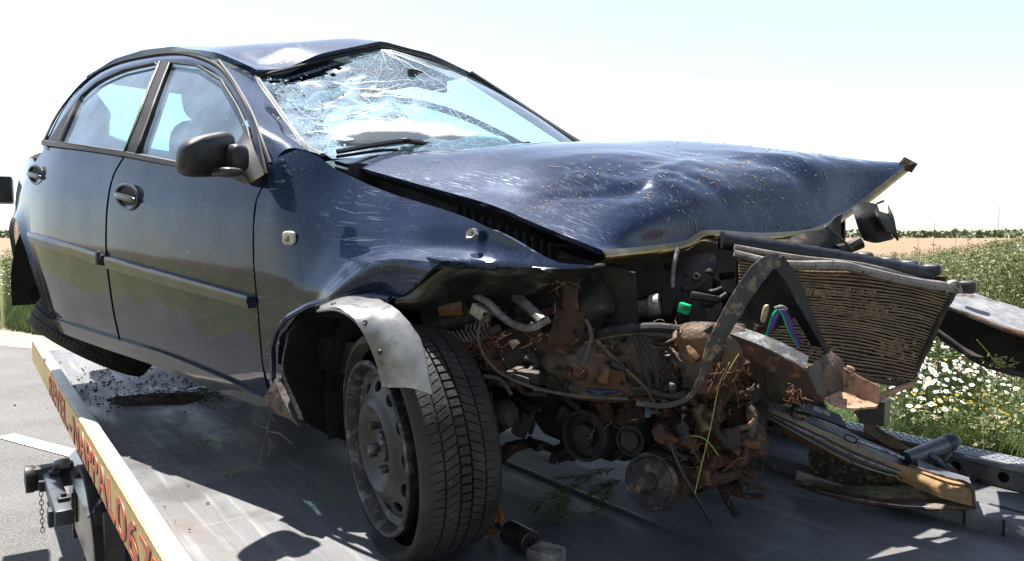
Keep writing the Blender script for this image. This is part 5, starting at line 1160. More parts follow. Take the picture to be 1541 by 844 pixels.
# ------------------------------------------------------------------ torn bumper lying in front of the car
def B3(px, py, Y): d = ray(px, py); return CAM + d * (Y / d.y)
def world_sheet(name, curves, mt, parent, th=.006, n=24, m=8, amp=.003, fr=14, sharp=50):
    g = loft([[B3(*p) - parent.location for p in c] for c in curves], n, m); b = MB(); b.slab(g, th)
    if amp: b.rough(amp, fr)
    return b.build(name, mt, parent, sharp=sharp)
BU = empty('torn_bumper', B3(1330, 764, 2.06)); BU.location.z = .90
tag(BU, 'torn-off brown and ochre bumper lying on the deck before the wreck', 'bumper')
def bpipe(name, pts, rpx, mt, parent=BU, n=24, seg=8, flat=1.0):
    Ym = sum(p[2] for p in pts) / len(pts); r = [q * Ym / F for q in rpx] if isinstance(rpx, (list, tuple)) else rpx * Ym / F
    b = MB(); b.tube([B3(*p) - parent.location for p in pts], r, seg, n=n, flat=flat); return b.build(name, mt, parent)
top1 = [(1146, 604, 2.16), (1210, 630, 2.13), (1290, 664, 2.10), (1365, 700, 2.07)]
world_sheet('dark_strip', [[(1150, 600, 2.22), (1215, 622, 2.19), (1300, 660, 2.16), (1372, 692, 2.13)], [(1150, 612, 2.15), (1212, 634, 2.12), (1290, 668, 2.09), (1362, 704, 2.06)]], M_bumpblk, BU)
world_sheet('primer_strip', [[(1158, 612, 2.145), (1212, 635, 2.115), (1290, 669, 2.085), (1372, 708, 2.055)], [(1160, 622, 2.11), (1212, 646, 2.08), (1290, 684, 2.055), (1370, 718, 2.03)]], M_primer, BU)
world_sheet('brown_skin', [[(1144, 614, 2.12), (1205, 640, 2.085), (1290, 682, 2.055), (1372, 712, 2.03)], [(1144, 620, 2.09), (1205, 656, 2.05), (1285, 697, 2.02), (1368, 716, 2.0)], [(1150, 628, 2.10), (1200, 664, 2.06), (1270, 696, 2.03), (1368, 720, 2.01)]], M_tan, BU, th=.004, n=60, m=12, amp=.005, fr=24)
world_sheet('ochre_end', [[(1340, 696, 2.02), (1385, 706, 1.98), (1430, 720, 1.94), (1462, 728, 1.91)], [(1338, 706, 2.0), (1385, 722, 1.95), (1430, 738, 1.91), (1466, 745, 1.88)], [(1350, 722, 1.99), (1395, 742, 1.94), (1430, 754, 1.90), (1468, 763, 1.86)]], M_ochre, BU)
world_sheet('end_cap', [[(1378, 690, 2.08), (1420, 706, 2.04), (1458, 718, 2.0)], [(1384, 704, 1.985), (1424, 718, 1.945), (1462, 728, 1.905)]], mat('slate plastic', (.075, .08, .10), (.12, .115, .12), 20, rough=.45), BU)
bpipe('bead', [(1290, 664, 2.09), (1325, 676, 2.075), (1360, 690, 2.06)], 2.5, M_chrome); bpipe('bead', [(1368, 700, 1.985), (1420, 717, 1.935), (1460, 730, 1.90), (1467, 762, 1.855)], 2.2, M_tan)
for dy, r_, mt_ in ((2, 1.4, M_bumpblk), (8, 1.1, M_chrome), (13, 1.6, M_bumpblk), (19, 1.2, M_primer)):
    bpipe('skin_ridge', [(1148, 616 + dy * .35, 2.085), (1205, 640 + dy * .8, 2.035), (1290, 680 + dy, 2.0), (1366, 712 + dy * .5, 1.985)], r_, mt_, n=40, seg=6)
leafp = bpipe('stuck_leaf', [(1298, 743, 2.03), (1308, 740, 2.02), (1322, 742, 2.01)], [2, 5, 1], MATS['fresh green leaf'] if 'fresh green leaf' in MATS else mat('fresh green leaf', (.12, .34, .09), (.18, .38, .12), 40, rough=.5), n=8, flat=.3)
bpipe('hook_tab', [(1168, 640, 2.09), (1171, 650, 2.085), (1170, 656, 2.085)], [5, 3, .5], M_bumpblk, n=6)
world_sheet('grille_plate', [[(1219, 668, 2.16), (1290, 690, 2.10), (1400, 722, 2.02)], [(1216, 690, 2.17), (1290, 712, 2.10), (1400, 735, 2.02)], [(1224, 716, 2.19), (1290, 731, 2.12), (1400, 744, 2.04)]], mat('muddy grille plastic', (.05, .045, .038), (.035, .032, .03), 12, c3=(.26, .18, .09), sc3=55, th3=(.53, .62), rough=.7, bump=.5, bsc=70), BU, th=.01)
world_sheet('speckled_band', [[(1200, 706, 2.24), (1259, 727, 2.15), (1310, 730, 2.08), (1369, 732, 2.02), (1445, 750, 1.95)], [(1196, 721, 2.18), (1259, 740, 2.09), (1319, 749, 2.02), (1394, 752, 1.96), (1450, 757, 1.90)]], M_primer, BU)
world_sheet('lower_lip', [[(1195, 720, 2.17), (1259, 739, 2.08), (1330, 749, 2.01), (1400, 751, 1.95), (1468, 760, 1.885)], [(1194, 727, 2.15), (1259, 747, 2.05), (1325, 759, 1.98), (1394, 763, 1.92), (1470, 763, 1.87)], [(1196, 730, 2.16), (1260, 751, 2.06), (1325, 763, 1.99), (1394, 768, 1.93), (1470, 766, 1.875)]], M_tan, BU, th=.005, n=60, m=12, amp=.005, fr=28)
bpipe('chrome_edge', [(1230, 739, 2.075), (1290, 751, 2.0), (1350, 760, 1.95), (1400, 763, 1.91)], 1.0, M_chrome)
world_sheet('hanging_flap', [[(1222, 740, 2.21), (1240, 748, 2.18), (1258, 754, 2.16)], [(1222, 754, 2.21), (1232, 760, 2.18), (1246, 757, 2.17)]], M_bumpblk, BU, n=8)
world_sheet('side_prong', [[(1284, 618, 2.30), (1300, 640, 2.28), (1330, 660, 2.24), (1370, 668, 2.2)], [(1298, 616, 2.30), (1318, 640, 2.27), (1345, 656, 2.23), (1370, 672, 2.2)], [(1300, 648, 2.26), (1330, 668, 2.22), (1348, 676, 2.20), (1368, 676, 2.18)]], mat('ochre brown prong', (.16, .095, .035), (.07, .045, .022), 14, rough=.55, bump=.3), BU, n=16)
tagp = world_sheet('number_plate_strip', [[(1190, 600, 2.21), (1235, 612, 2.2), (1264, 624, 2.19)], [(1192, 614, 2.17), (1240, 630, 2.16), (1276, 644, 2.15)]], mat('smooth black plastic', (.02, .02, .021), rough=.35), BU, amp=.0)
ta = B3(1221, 617, 2.165) - BU.location; tb_ = B3(1250, 628, 2.160) - BU.location; xd = (tb_ - ta).normalized(); yd = V(0, .25, 1); yd = (yd - xd * yd.dot(xd)).normalized(); zd = xd.cross(yd)
text_mesh('part_number', '00261903', .0175, mat('white print', (.75, .78, .76), rough=.5), BU, Matrix.Translation(ta + zd * .012) @ Matrix((xd, yd, zd)).transposed().to_4x4() @ Matrix.Diagonal(V((tb_ - ta).length / (.0175 * 4.7), 1, 1, 1)))
for px, py, Y in ((1200, 626, 2.105), (1280, 660, 2.075)):
    b = MB(); c = B3(px, py, Y) - BU.location; b.tube([c + xd * (.017 * math.copysign(abs(math.cos(t)) ** .6, math.cos(t))) + yd * (.008 * math.copysign(abs(math.sin(t)) ** .6, math.sin(t))) for t in np.linspace(0, 2 * math.pi, 20)], .0022, 5, cap=False); b.build('clip_slot', M_trim, BU)
GT = empty('ratchet_handle', B3(1400, 700, 2.2)); GT.location.z = .945
tag(GT, 'grey round steel ratchet handle leaning above the far end of the torn bumper', 'handle')
bpipe('bar', [(1364, 690, 2.10), (1400, 677, 2.12), (1428, 666, 2.14)], [11, 11.5, 13], mat('grey zinc tube', (.22, .23, .25), (.16, .165, .175), 14, rough=.4, metal=.5), GT, n=8, seg=16)
bpipe('knuckle', [(1424, 668, 2.135), (1434, 664, 2.14), (1438, 668, 2.14)], [13, 14, 10], M_arm, GT, n=6, seg=14)
bpipe('lever', [(1398, 684, 2.10), (1410, 692, 2.09), (1420, 702, 2.09)], [6, 5, 4], M_arm, GT, n=6)
bpipe('link_rod', [(1436, 672, 2.14), (1428, 686, 2.14), (1414, 701, 2.14)], 1.5, M_grey_pipe, GT, n=6)
world_sheet('folded_plate', [[(1378, 680, 2.2), (1412, 656, 2.21), (1428, 654, 2.2), (1438, 662, 2.18)], [(1384, 688, 2.2), (1420, 668, 2.2), (1430, 664, 2.19), (1436, 668, 2.17)]], M_bumpblk, GT, n=14)
bpipe('strap_lump', [(1410, 706, 2.12), (1424, 706, 2.12), (1436, 712, 2.12)], [9, 10, 7], M_bumpblk, GT, n=8)

# ------------------------------------------------------------------ winch cable, debris on the deck
def bedp(px, py, z=0.0):
    p = BF.pix(px, py, z=z); return BF.m @ p + BF.o
def dth(name, label, cat, px, py, group=None):
    e = empty(name, bedp(px, py)); tag(e, label, cat, group); return e
WN = dth('winch_cable', 'steel winch cable with black roller weight beside the front tyre', 'cable', 785, 815)
def WB(px, py, h): # a point h metres above the deck seen at this pixel
    return bedp(px, py, h) - WN.location
M_wsteel = mat('dark oiled steel', (.04, .036, .04), (.10, .08, .065), 20, rough=.35, metal=.5)
ca_, cb2 = WB(766, 800, .03), WB(800, 818, .03)
axd = (cb2 - ca_).normalized(); b = MB(); b.lathe([(.008, .0), (.026, .0), (.029, .003), (.029, (cb2 - ca_).length - .003), (.026, (cb2 - ca_).length), (.010, (cb2 - ca_).length), (.010, (cb2 - ca_).length - .02)], ca_, axd, 28); b.build('roller_weight', M_wsteel, WN)
for k in range(3):
    b = MB(); b.tube([ca_ - axd * .06 + V(.004 * math.cos(2.1 * k + t * 3), .003, .004 * math.sin(2.1 * k + t * 3)) + axd * (.25 * t) for t in np.linspace(0, 1, 24)], .0032, 5); b.build('cable_strand', mat('steel strand', (.22, .22, .23), (.10, .095, .09), 60, rough=.4, metal=.6), WN)
pl = WB(822, 838, .03)
b = MB(); b.box(pl, (.035, .03, .022), Matrix.Rotation(R(-35), 3, 'Z'), b=.006); b.build('end_block', mat('bright worn steel', (.36, .34, .31), (.15, .13, .11), 22, rough=.45, metal=.3, bump=.5), WN)
HK = dth('tow_hook', 'small chipped orange hook behind the front tyre', 'hook', 744, 800)
M_or = mat('chipped orange paint', (.48, .13, .015), (.09, .05, .03), 30, th=(.5, .62), rough=.5, bump=.3)
b = MB(); pts = [(744, 764, .055), (752, 772, .045), (752, 788, .03), (744, 798, .02), (736, 800, .015)]; b.tube([bedp(*p) - HK.location for p in pts], [.006, .009, .009, .007, .006], 8, n=14); b.build('hook_body', M_or, HK)
b = MB(); b.sup(bedp(738, 797, .012) - HK.location, (V(.014, 0, 0), V(0, .01, 0), V(0, 0, .01)), e=.7); b.build('hook_latch', M_or, HK)

M_leafg = mat('fresh green leaf', (.12, .34, .09), (.18, .38, .12), 40, rough=.5); M_twig = mat('pale dry twig', (.60, .46, .28), (.42, .31, .18), 40, rough=.8); M_conif = mat('olive sprig', (.12, .15, .04), (.19, .19, .06), 50, rough=.7)
def stem(b, pts, r, org): b.tube([bedp(*p) - org for p in pts], r, 5, n=max(6, 3 * len(pts)))
TW = dth('dry_twig', 'pale branching dry twig with green tip lying on the deck below the front door', 'twig', 400, 660)
b = MB(); stem(b, [(408, 625, .09), (402, 650, .05), (408, 672, .02), (400, 690, .01), (370, 705, .006), (335, 716, .004)], [.0030, .0022], TW.location)
for q in ([(405, 645, .06), (385, 640, .07), (374, 640, .08)], [(404, 650, .05), (420, 652, .05), (440, 668, .05)], [(402, 650, .05), (395, 675, .03), (390, 698, .02)], [(412, 632, .08), (400, 612, .1), (385, 605, .11)], [(385, 640, .07), (378, 628, .08)], [(420, 652, .05), (428, 640, .06)], [(405, 660, .03), (415, 675, .02)]): stem(b, q, [.0026, .0014], TW.location)
b.build('branch', M_twig, TW)
def leaves(b, path, org, n, ln, wd, seed, spread=1.0):
    rr = random.Random(seed); P = spline([bedp(*p) - org for p in path], n)
    for i, p in enumerate(P):
        d = (P[min(i + 1, n - 1)] - P[max(i - 1, 0)]).normalized(); s_ = d.cross(V(0, 0, 1)).normalized() * (1 if i % 2 else -1)
        t = (d * .7 + s_ * spread * rr.uniform(.4, 1.1) + V(0, 0, rr.uniform(-.2, .5))).normalized(); L_ = ln * rr.uniform(.6, 1.2); sd_ = t.cross(V(0, 0, 1)).normalized() * wd
        a = p; m_ = p + t * L_ * .5 + V(0, 0, .002); e = p + t * L_ - V(0, 0, .001)
        b.add([a, m_ + sd_, e, m_ - sd_, m_ + V(0, 0, -.0012)], [(0, 1, 4), (1, 2, 4), (2, 3, 4), (3, 0, 4)])
b = MB(); leaves(b, [(372, 704, .008), (350, 712, .008), (332, 716, .008)], TW.location, 14, .024, .005, 3); b.build('green_tip', M_leafg, TW); b = MB(); leaves(b, [(398, 612, .1), (385, 605, .11), (376, 608, .11)], TW.location, 8, .04, .006, 4); b.build('green_tip', M_leafg, TW)
LF = dth('green_shoot', 'small green leafy shoot lying in the middle of the shaded deck', 'leaf', 325, 668)
b = MB(); leaves(b, [(298, 662, .006), (318, 666, .008), (336, 668, .010)], LF.location, 18, .045, .007, 5); b.build('leaf', M_leafg, LF)
GB = dth('grass_blade', 'long thin green grass blades lying beside the front wheel rim', 'grass blade', 480, 745)
b = MB(); stem(b, [(510, 712, .03), (496, 738, .02), (478, 758, .008), (437, 780, .004)], [.0022, .0013], GB.location); stem(b, [(478, 758, .008), (500, 752, .01), (520, 747, .015)], .0015, GB.location); b.build('blade', M_leafg, GB)
SP = dth('weed_sprig', 'olive green feathery weed sprig lying under the front bumper line by the pulleys', 'sprig', 850, 760)
b = MB()
for i, path in enumerate(([(905, 705, .04), (875, 728, .03), (850, 745, .03), (828, 765, .012), (812, 790, .006)], [(870, 728, .04), (840, 740, .03), (818, 755, .02), (806, 765, .01)], [(905, 728, .03), (920, 738, .02), (902, 755, .01), (898, 772, .005)], [(850, 745, .03), (845, 770, .01), (835, 788, .004)], [(930, 722, .03), (905, 735, .03), (890, 742, .02)], [(925, 705, .05), (900, 712, .05), (870, 718, .04), (838, 720, .03)])):
    stem(b, path, [.002, .0008], SP.location); leaves(b, path, SP.location, 60, .030, .0036, i + 30)
b.build('frond', M_conif, SP)
DP = dth('soil_heap', 'low heap of brown soil and torn grass on the deck near the rear wheel', 'soil', 245, 600)
g = []
for j in range(24):
    row = []
    for i in range(30):
        a = 2 * math.pi * i / 30; r_ = j / 23; p = V(.24 * r_ * math.cos(a) * (1 + .3 * noise.noise(V(math.cos(a) * 1.5, math.sin(a) * 1.5, 0))), .16 * r_ * math.sin(a) * (1 + .3 * noise.noise(V(math.cos(a) * 1.5, math.sin(a) * 1.5, 4))), 0)
        p.z = .016 * (1 - r_) ** 1.3 * (1 + .8 * noise.noise(p * 22)) - .0035 * r_ ** 4; row.append(p)
    g.append(row)
M_soil = mat('dark soil', (.15, .10, .066), (.08, .054, .037), 30, rough=1, bump=1, bsc=90)
b = MB(); b.grid(g, close=True); b.rough(.004, 60); b.build('soil', M_soil, DP)
rr = random.Random(8); b = MB()
for k in range(420):
    a = rr.uniform(0, 6.28); r_ = abs(rr.gauss(0, .14)); p = V(r_ * 1.4 * math.cos(a), r_ * .9 * math.sin(a), .004); s_ = rr.uniform(.0012, .004); b.box(p, (s_, s_, s_ * .7), Matrix.Rotation(rr.uniform(0, 3), 3, 'Z'))
o = b.build('soil_crumb', M_soil, DP, smooth=False); o['kind'] = 'stuff'
b = MB()
for k in range(240):
    x_, y_ = rr.gauss(.12, .16), rr.gauss(.06, .10); p = V(x_, y_, .018); t = V(rr.gauss(.8, .5), rr.gauss(.3, .5), rr.gauss(0, .15)).normalized() * rr.uniform(.02, .06); b.tube([p, p + t * .5 + V(0, 0, .004), p + t], [.0013, .0006], 4)
o = b.build('torn_grass', mat('dark torn grass', (.045, .065, .02), (.085, .085, .03), 40, rough=.8), DP, smooth=False); o['kind'] = 'stuff'
DS = dth('soil_scatter', 'dark soil and grass smears scattered on the deck behind the rear wheel', 'soil', 130, 560)
b = MB()
for k in range(240):
    q = V(rr.gauss(-2.75, .35), rr.uniform(.06, 1.0), .002); p = BF.m @ q + BF.o - DS.location; s_ = rr.uniform(.001, .0045); b.box(p, (s_ * 1.6, s_, .003), Matrix.Rotation(rr.uniform(0, 3), 3, 'Z'))
b.build('soil_smear', M_soil, DS, smooth=False)['kind'] = 'stuff'
b = MB()
for k in range(200):                               # crumbs and chips all over the deck
    p = BF.m @ V(rr.uniform(-3.5, .4), rr.uniform(.06, 1.7), .0025) + BF.o; s_ = abs(rr.gauss(0, .0013)) + .0005; b.box(p, (s_ * 1.5, s_, .0012), Matrix.Rotation(rr.uniform(0, 3), 3, 'Z'))
o = b.build('deck_crumbs', M_soil, None, smooth=False); tag(o, 'fine soil crumbs scattered all over the steel deck', 'crumbs', kind='stuff')
LR = empty('fallen_leaf', CF.m @ (S(323, 86) + V(0, 0, .008)) + CF.o); tag(LR, 'small bright green leaf lying on the dented roof edge', 'leaf')
b = MB()
for k in range(4):
    a = k * 1.5; t = V(math.cos(a), math.sin(a) * .5, .6).normalized() * .014; s_ = V(-t.y, t.x, 0).normalized() * .005; b.add([V(0, 0, 0), t * .5 + s_, t, t * .5 - s_], [(0, 1, 2, 3)])
b.build('leaf_lobe', mat('bright leaf', (.14, .30, .03), rough=.5), LR, smooth=False)

# ------------------------------------------------------------------ vegetation
M_grass = tint_mat('verge grass', [(0, (.035, .075, .012)), (.4, (.085, .14, .028)), (.7, (.16, .19, .055)), (1, (.34, .29, .13))])
def wedge(n, m0, m1, tmin, tmax, seed):            # random ground points with tmin < x/y < tmax and road offset in m0..m1
    r = np.random.default_rng(seed); out = []
    t = r.uniform(tmin, tmax, n); m = m0 + (m1 - m0) * r.uniform(0, 1, n) ** 1.3
    Y = m / (RN.x * t + RN.y); return np.stack([t * Y, Y, m], 1)
def blades(name, pts, h, wd, tint, seed, label, cat, lean=.35, mt=None):
    r = np.random.default_rng(seed); n = len(pts); az = r.uniform(0, 2 * np.pi, n); ld = r.uniform(0, 2 * np.pi, n); H = h * r.uniform(.5, 1.25, n); Wd = wd * r.uniform(.6, 1.4, n)
    base = np.stack([pts[:, 0], pts[:, 1], np.full(n, .006)], 1); sd = np.stack([np.cos(az), np.sin(az), np.zeros(n)], 1) * Wd[:, None]
    lv = np.stack([np.cos(ld), np.sin(ld), np.zeros(n)], 1) * (H * lean * r.uniform(.2, 1.4, n))[:, None]; up = np.stack([np.zeros(n), np.zeros(n), H], 1)
    v = np.stack([base - sd, base + sd, base + up * .6 + lv * .35 + sd * .7, base + up * .6 + lv * .35 - sd * .7, base + up + lv], 1).reshape(-1, 3)
    i = np.arange(n)[:, None] * 5; f = np.concatenate([np.concatenate([i + 0, i + 1, i + 2], 1), np.concatenate([i + 0, i + 2, i + 3], 1), np.concatenate([i + 3, i + 2, i + 4], 1)])
    o = fast_mesh(name, v, f, mt or M_grass, attr=np.repeat(np.clip(tint, 0, 1), 5)); tag(o, label, cat, kind='stuff'); return o
def patchy(p, f=.5, seed=0): return np.array([.5 + .5 * noise.noise(Vector((x * f + seed, y * f, seed))) for x, y in p[:, :2]])
pr = wedge(60000, 6.1, 19, .30, .80, 1)
blades('verge_grass', pr, .26, .0065, .30 + .5 * (patchy(pr, .8) - .5) + rng.normal(0, .16, len(pr)), 1, 'green flowering grass on the verge beyond the far deck rail', 'grass')
pl_ = np.concatenate([wedge(42000, 6.05, 24, -.76, -.50, 2), wedge(14000, 6.05, 16, -1.05, -.76, 4)])
blades('verge_grass', pl_, .34, .010, .38 + .9 * (patchy(pl_, .7, 3) - .5) + rng.normal(0, .2, len(pl_)), 2, 'straw-coloured and green grass on the verge at the left picture edge', 'grass')
pc = wedge(26000, 6.1, 20, -.52, .32, 3)
blades('verge_grass', pc, .3, .012, .4 + .7 * (patchy(pc, .7, 5) - .5) + rng.normal(0, .15, len(pc)), 3, 'grass on the verge hidden behind the wrecked car', 'grass')
# tall weeds: stems with small leaves, in a band along the field
M_weed = tint_mat('tall weeds', [(0, (.05, .085, .016)), (.5, (.12, .155, .04)), (.8, (.22, .21, .085)), (1, (.36, .27, .16))])
def weeds(name, pts, h0, h1, nl, seed, label, leaf=.05):
    r = np.random.default_rng(seed); n = len(pts); U = r.uniform
    H = U(h0, h1, n); lean = r.normal(0, .12, (n, 2)) * H[:, None]; t0 = r.normal(.42, .2, n); a = U(0, 6.28, n); s_ = np.stack([np.cos(a), np.sin(a), np.zeros(n)], 1) * .006
    base = np.stack([pts[:, 0], pts[:, 1], np.zeros(n)], 1); top = base + np.stack([lean[:, 0], lean[:, 1], H], 1)
    st = np.stack([base - s_, base + s_, top + s_ * .3, top - s_ * .3], 1)
    q = U(.12, 1, (n, nl)) ** .8; p = base[:, None] + (top - base)[:, None] * q[..., None]; a = U(0, 6.28, (n, nl)); rad = U(0, .16, (n, nl)) * (1.1 - q * .7)
    p[..., 0] += np.cos(a) * rad; p[..., 1] += np.sin(a) * rad
    ln = leaf * U(.5, 1.5, (n, nl)) * (1.25 - .6 * q); el = U(-.3, .9, (n, nl)); d = np.stack([np.cos(a) * np.cos(el), np.sin(a) * np.cos(el), np.sin(el)], -1) * ln[..., None]
    b2 = U(0, 6.28, (n, nl)); w_ = np.stack([np.cos(b2) * .3, np.sin(b2) * .3, U(-.2, .2, (n, nl))], -1) * ln[..., None]
    lf = np.stack([p, p + d * .5 + w_, p + d, p + d * .5 - w_], 2)
    v = np.concatenate([st.reshape(-1, 3), lf.reshape(-1, 3)]); tn = np.concatenate([np.repeat(t0 + .25, 4), np.repeat((t0[:, None] + r.normal(0, .15, (n, nl))).ravel(), 4)])
    ob = fast_mesh(name, v, np.arange(len(v)).reshape(-1, 4), M_weed, attr=np.clip(tn, 0, 1)); tag(ob, label, 'weeds', kind='stuff'); return ob
weeds('tall_weeds', wedge(1900, 11.5, 26, .36, .85, 11), .8, 2.05, 50, 11, 'tall leafy weeds growing between the daisies and the brown field', .06)
weeds('tall_weeds', wedge(520, 12, 21, -.95, -.5, 12), .6, 1.2, 34, 12, 'tall green weeds above the straw grass at the left picture edge', .09)
weeds('tall_weeds', wedge(420, 13, 21, -.5, .36, 13), .6, 1.2, 24, 13, 'tall weeds on the verge hidden behind the wrecked car', .08)
weeds('verge_weeds', wedge(900, 6.2, 14, .32, .80, 14), .16, .5, 22, 14, 'low leafy weeds among the daisies', .05)
M_tall = M_weed
for i, (px, py, Yd) in enumerate(((1407, 330, 12.5), (1440, 338, 13.5), (1383, 340, 13), (1458, 345, 14), (1500, 350, 14.5), (1530, 347, 13))):  # single stalks above the horizon
    tip = B3(px, py, Yd); r = np.random.default_rng(40 + i); vs = []; fs = []; tn = []; o = 0
    bx_, by_ = tip.x + .25, tip.y
    pts = [Vector((bx_, by_, 0)).lerp(tip, t) + V(-.10 * math.sin(math.pi * t), 0, 0) for t in np.linspace(0, 1, 10)]
    e = empty('tall_stalk', (bx_, by_, 0)); tag(e, 'tall dry weed stalk rising above the horizon, %s from the left' % ['second', 'third', 'first', 'fourth', 'fifth', 'sixth'][i], 'weed', 'single weed stalks over the horizon')
    b = MB(); b.tube([p - e.location for p in pts], [.009, .003], 5)
    for k in range(26):
        q = r.uniform(.3, 1); p = pts[int(q * 9)] - e.location; a = r.uniform(0, 6.28); t = V(math.cos(a), math.sin(a), r.uniform(0, .8)) * r.uniform(.03, .09); s_ = V(-t.y, t.x, .1).normalized() * .012; b.add([p, p + t * .5 + s_, p + t, p + t * .5 - s_], [(0, 1, 2, 3)])
    b.build('stalk', mat('weed stalk', (.16, .15, .06), (.28, .21, .12), 8, rough=.8), e)
# daisies: white heads with yellow middles, nearest ones single
M_petal = mat('white petals', (.78, .78, .74), rough=.7); M_yc = mat('yellow middle', (.62, .42, .03), rough=.8); M_fst = mat('flower stem', (.09, .15, .03), rough=.7); M_pink = mat('pink petals', (.55, .16, .42), rough=.7)
def daisy_mesh(pm, r0, h, seed, npet=12):
    rr = random.Random(seed); b = MB(); top = V(rr.uniform(-.04, .04), rr.uniform(-.04, .04), h); tilt = Matrix.Rotation(R(38), 3, V(1, rr.uniform(-.4, .4), 0)) @ Matrix.Rotation(rr.uniform(-.3, .3), 3, 'Y')
    b.tube([V(0, 0, 0), top * .5 + V(.01, 0, 0), top], .0025, 4, mi=1)
    for k in range(npet):
        a = 2 * math.pi * k / npet; d = tilt @ V(math.cos(a), math.sin(a), -.10); s_ = tilt @ V(-math.sin(a), math.cos(a), 0); b.add([top + d * r0 * .2, top + d * r0 * .75 + s_ * r0 * .26, top + d * r0, top + d * r0 * .75 - s_ * r0 * .26], [(0, 1, 2, 3)], 0)
    c = top + tilt @ V(0, 0, .003); b.add([c + tilt @ V(math.cos(t) * r0 * .3, math.sin(t) * r0 * .3, .002) for t in np.linspace(0, 2 * math.pi, 8, endpoint=False)], [tuple(range(8))], 2)
    me = bpy.data.meshes.new('daisy'); me.from_pydata(b.v, [], b.f)
    for m_ in (pm, M_fst, M_yc if pm is M_petal else M_pink): me.materials.append(m_)
    me.polygons.foreach_set('material_index', b.mi); me.update(); return me
dm = [daisy_mesh(M_petal, .017 + .004 * (k % 3), .30 + .05 * k, k) for k in range(6)]
rr = random.Random(77)
dpos = []
for k in range(185):
    if k < 125: px, py = rr.gauss(1370, 62), rr.gauss(612, 19)
    else: px, py = rr.uniform(1330, 1560), rr.uniform(500, 665)
    gp = groundpix(px, py + 30)
    if gp.x * RN.x + gp.y * RN.y < 6.15: continue
    dpos.append(gp)
for k, gp in enumerate(dpos):
    o = bpy.data.objects.new('daisy', dm[k % 6]); COL.objects.link(o); o.location = (gp.x, gp.y, 0); o.rotation_euler = (0, 0, rr.uniform(-.6, .6)); s_ = rr.uniform(.8, 1.25); o.scale = (s_, s_, rr.uniform(.7, 1.15))
    tag(o, 'white daisy with yellow middle growing in the verge beyond the far deck rail', 'flower', 'white daisies beyond the far deck rail')
pk = daisy_mesh(M_pink, .013, .42, 50, 9)
for (px, py) in ((1392, 571), (1404, 576), (1411, 568), (1440, 586), (1435, 568), (1384, 540), (1424, 545), (1468, 602), (1350, 556), (1500, 590)):
    gp = groundpix(px, py + 40); o = bpy.data.objects.new('pink_flower', pk); COL.objects.link(o); o.location = (gp.x, gp.y, 0); tag(o, 'small pink thistle-like flower standing among the white daisies', 'flower', 'pink flowers among the daisies')
def flower_stuff(name, pts, h, r0, mt, label, seed):
    r = np.random.default_rng(seed); n = len(pts); H = h * r.uniform(.6, 1.3, n); k = 6; an = np.linspace(0, 2 * np.pi, k, endpoint=False); rad = r0 * r.uniform(.5, 1.3, n); tl = r.uniform(.2, .9, n)
    x = pts[:, 0, None] + np.cos(an) * rad[:, None]; y = pts[:, 1, None] + np.sin(an) * rad[:, None] * np.cos(tl)[:, None]; z = H[:, None] + np.sin(an) * rad[:, None] * np.sin(tl)[:, None]
    v = np.stack([x, y, z], 2).reshape(-1, 3); f = np.arange(n)[:, None] * k + np.arange(k)[None]; o = fast_mesh(name, v, f, mt); tag(o, label, 'flowers', kind='stuff')
fp = wedge(900, 8, 19, .32, .80, 21); flower_stuff('small_white_flowers', fp, .34, .022, M_petal, 'countless small white flowers further back in the verge', 5)
fp = wedge(500, 6.6, 14, .32, .80, 22); flower_stuff('small_yellow_flowers', fp, .25, .014, M_yc, 'countless small yellow flowers low in the verge', 6)
fp = wedge(500, 8, 18, -.76, -.5, 23); flower_stuff('small_white_flowers', fp, .34, .02, M_petal, 'scattered small white flowers in the grass at the left picture edge', 7)

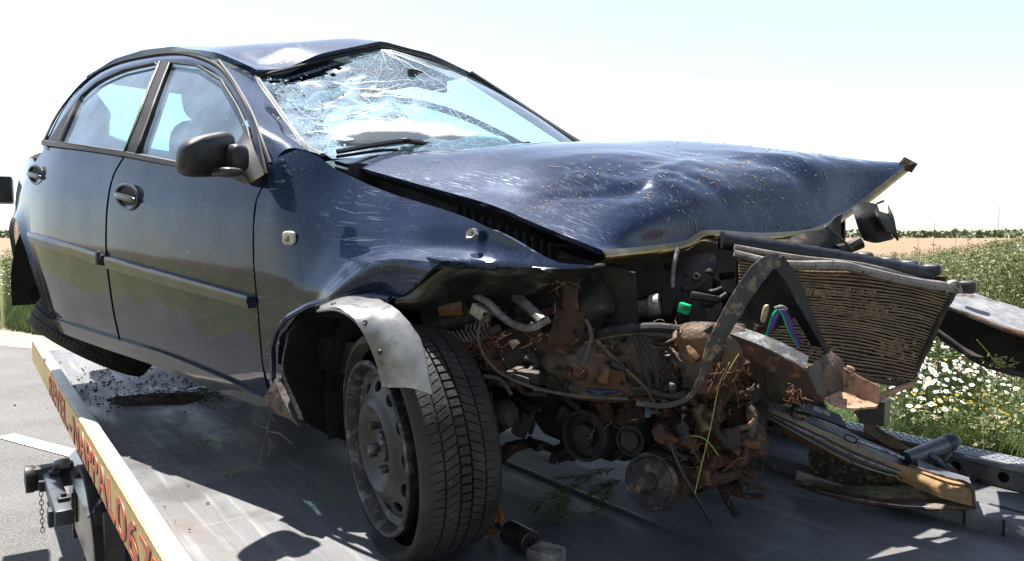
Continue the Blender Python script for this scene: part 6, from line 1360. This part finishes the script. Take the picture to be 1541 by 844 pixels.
# ------------------------------------------------------------------ far things: wood on the skyline, lone tree, mast
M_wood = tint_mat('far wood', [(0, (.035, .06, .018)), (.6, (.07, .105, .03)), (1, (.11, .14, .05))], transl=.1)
r = np.random.default_rng(99)
def leafcloud(n, fn, size):
    vs = []; tn = []
    for k in range(n):
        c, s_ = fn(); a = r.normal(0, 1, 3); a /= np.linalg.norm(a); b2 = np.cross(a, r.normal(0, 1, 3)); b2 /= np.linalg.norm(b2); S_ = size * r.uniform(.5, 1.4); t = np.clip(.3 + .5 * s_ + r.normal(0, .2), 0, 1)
        vs += [c - a * S_, c + b2 * S_ * .6, c + a * S_, c - b2 * S_ * .6]; tn += [t] * 4
    return np.array(vs), np.arange(len(vs)).reshape(-1, 4), np.array(tn)
def woodpt():
    t = r.uniform(-.8, .95); Y = 620 + 60 * r.uniform(-1, 1); x = t * Y; hmax = 4.8 + 3.5 * noise.noise(Vector((x * .02, 0, 0))) + 2.2 * noise.noise(Vector((x * .09, 3, 0))); q = r.uniform(0, 1) ** .7
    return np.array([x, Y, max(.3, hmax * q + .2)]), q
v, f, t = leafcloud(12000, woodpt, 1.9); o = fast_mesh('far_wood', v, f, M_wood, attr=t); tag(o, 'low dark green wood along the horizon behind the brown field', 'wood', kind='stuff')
LT = empty('lone_tree', (0, 0, 0)); lb = B3(1437, 358, 620); LT.location = (lb.x, lb.y, 0); tag(LT, 'single round tree standing above the wood on the horizon', 'tree')
b = MB(); b.tube([V(0, 0, 0), V(.1, 0, 2.0), V(0, .1, 4.0)], [.32, .2, .1], 8)
for a in range(5): b.tube([V(0, 0, 2.2 + .3 * a), V(1.2 * math.cos(a * 1.3), 1.2 * math.sin(a * 1.3), 3.8 + .4 * a)], [.12, .04], 5)
b.build('trunk', mat('bark', (.08, .06, .045), rough=.9), LT)
def crownpt():
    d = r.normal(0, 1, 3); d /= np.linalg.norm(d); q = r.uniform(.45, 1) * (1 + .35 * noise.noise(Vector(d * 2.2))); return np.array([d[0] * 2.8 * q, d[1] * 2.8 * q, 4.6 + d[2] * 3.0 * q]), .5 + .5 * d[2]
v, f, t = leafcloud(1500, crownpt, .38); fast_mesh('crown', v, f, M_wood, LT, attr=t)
PM = empty('radio_mast', (0, 0, 0)); pb = B3(1502, 358, 900); PM.location = (pb.x, pb.y, 0); tag(PM, 'thin lattice radio mast far off on the horizon', 'mast')
b = MB(); Hm = 36.0
for a in range(3): b.tube([V(.9 * math.cos(a * 2.094), .9 * math.sin(a * 2.094), 0), V(.4 * math.cos(a * 2.094), .4 * math.sin(a * 2.094), Hm)], .12, 4)
for k in range(24):
    z = Hm * k / 24; q = .9 - .5 * k / 24
    for a in range(3): b.tube([V(q * math.cos(a * 2.094), q * math.sin(a * 2.094), z), V(q * math.cos(a * 2.094 + 2.094), q * math.sin(a * 2.094 + 2.094), z + Hm / 24)], .06, 3)
b.build('lattice', mat('mast steel', (.35, .36, .38), rough=.6), PM)
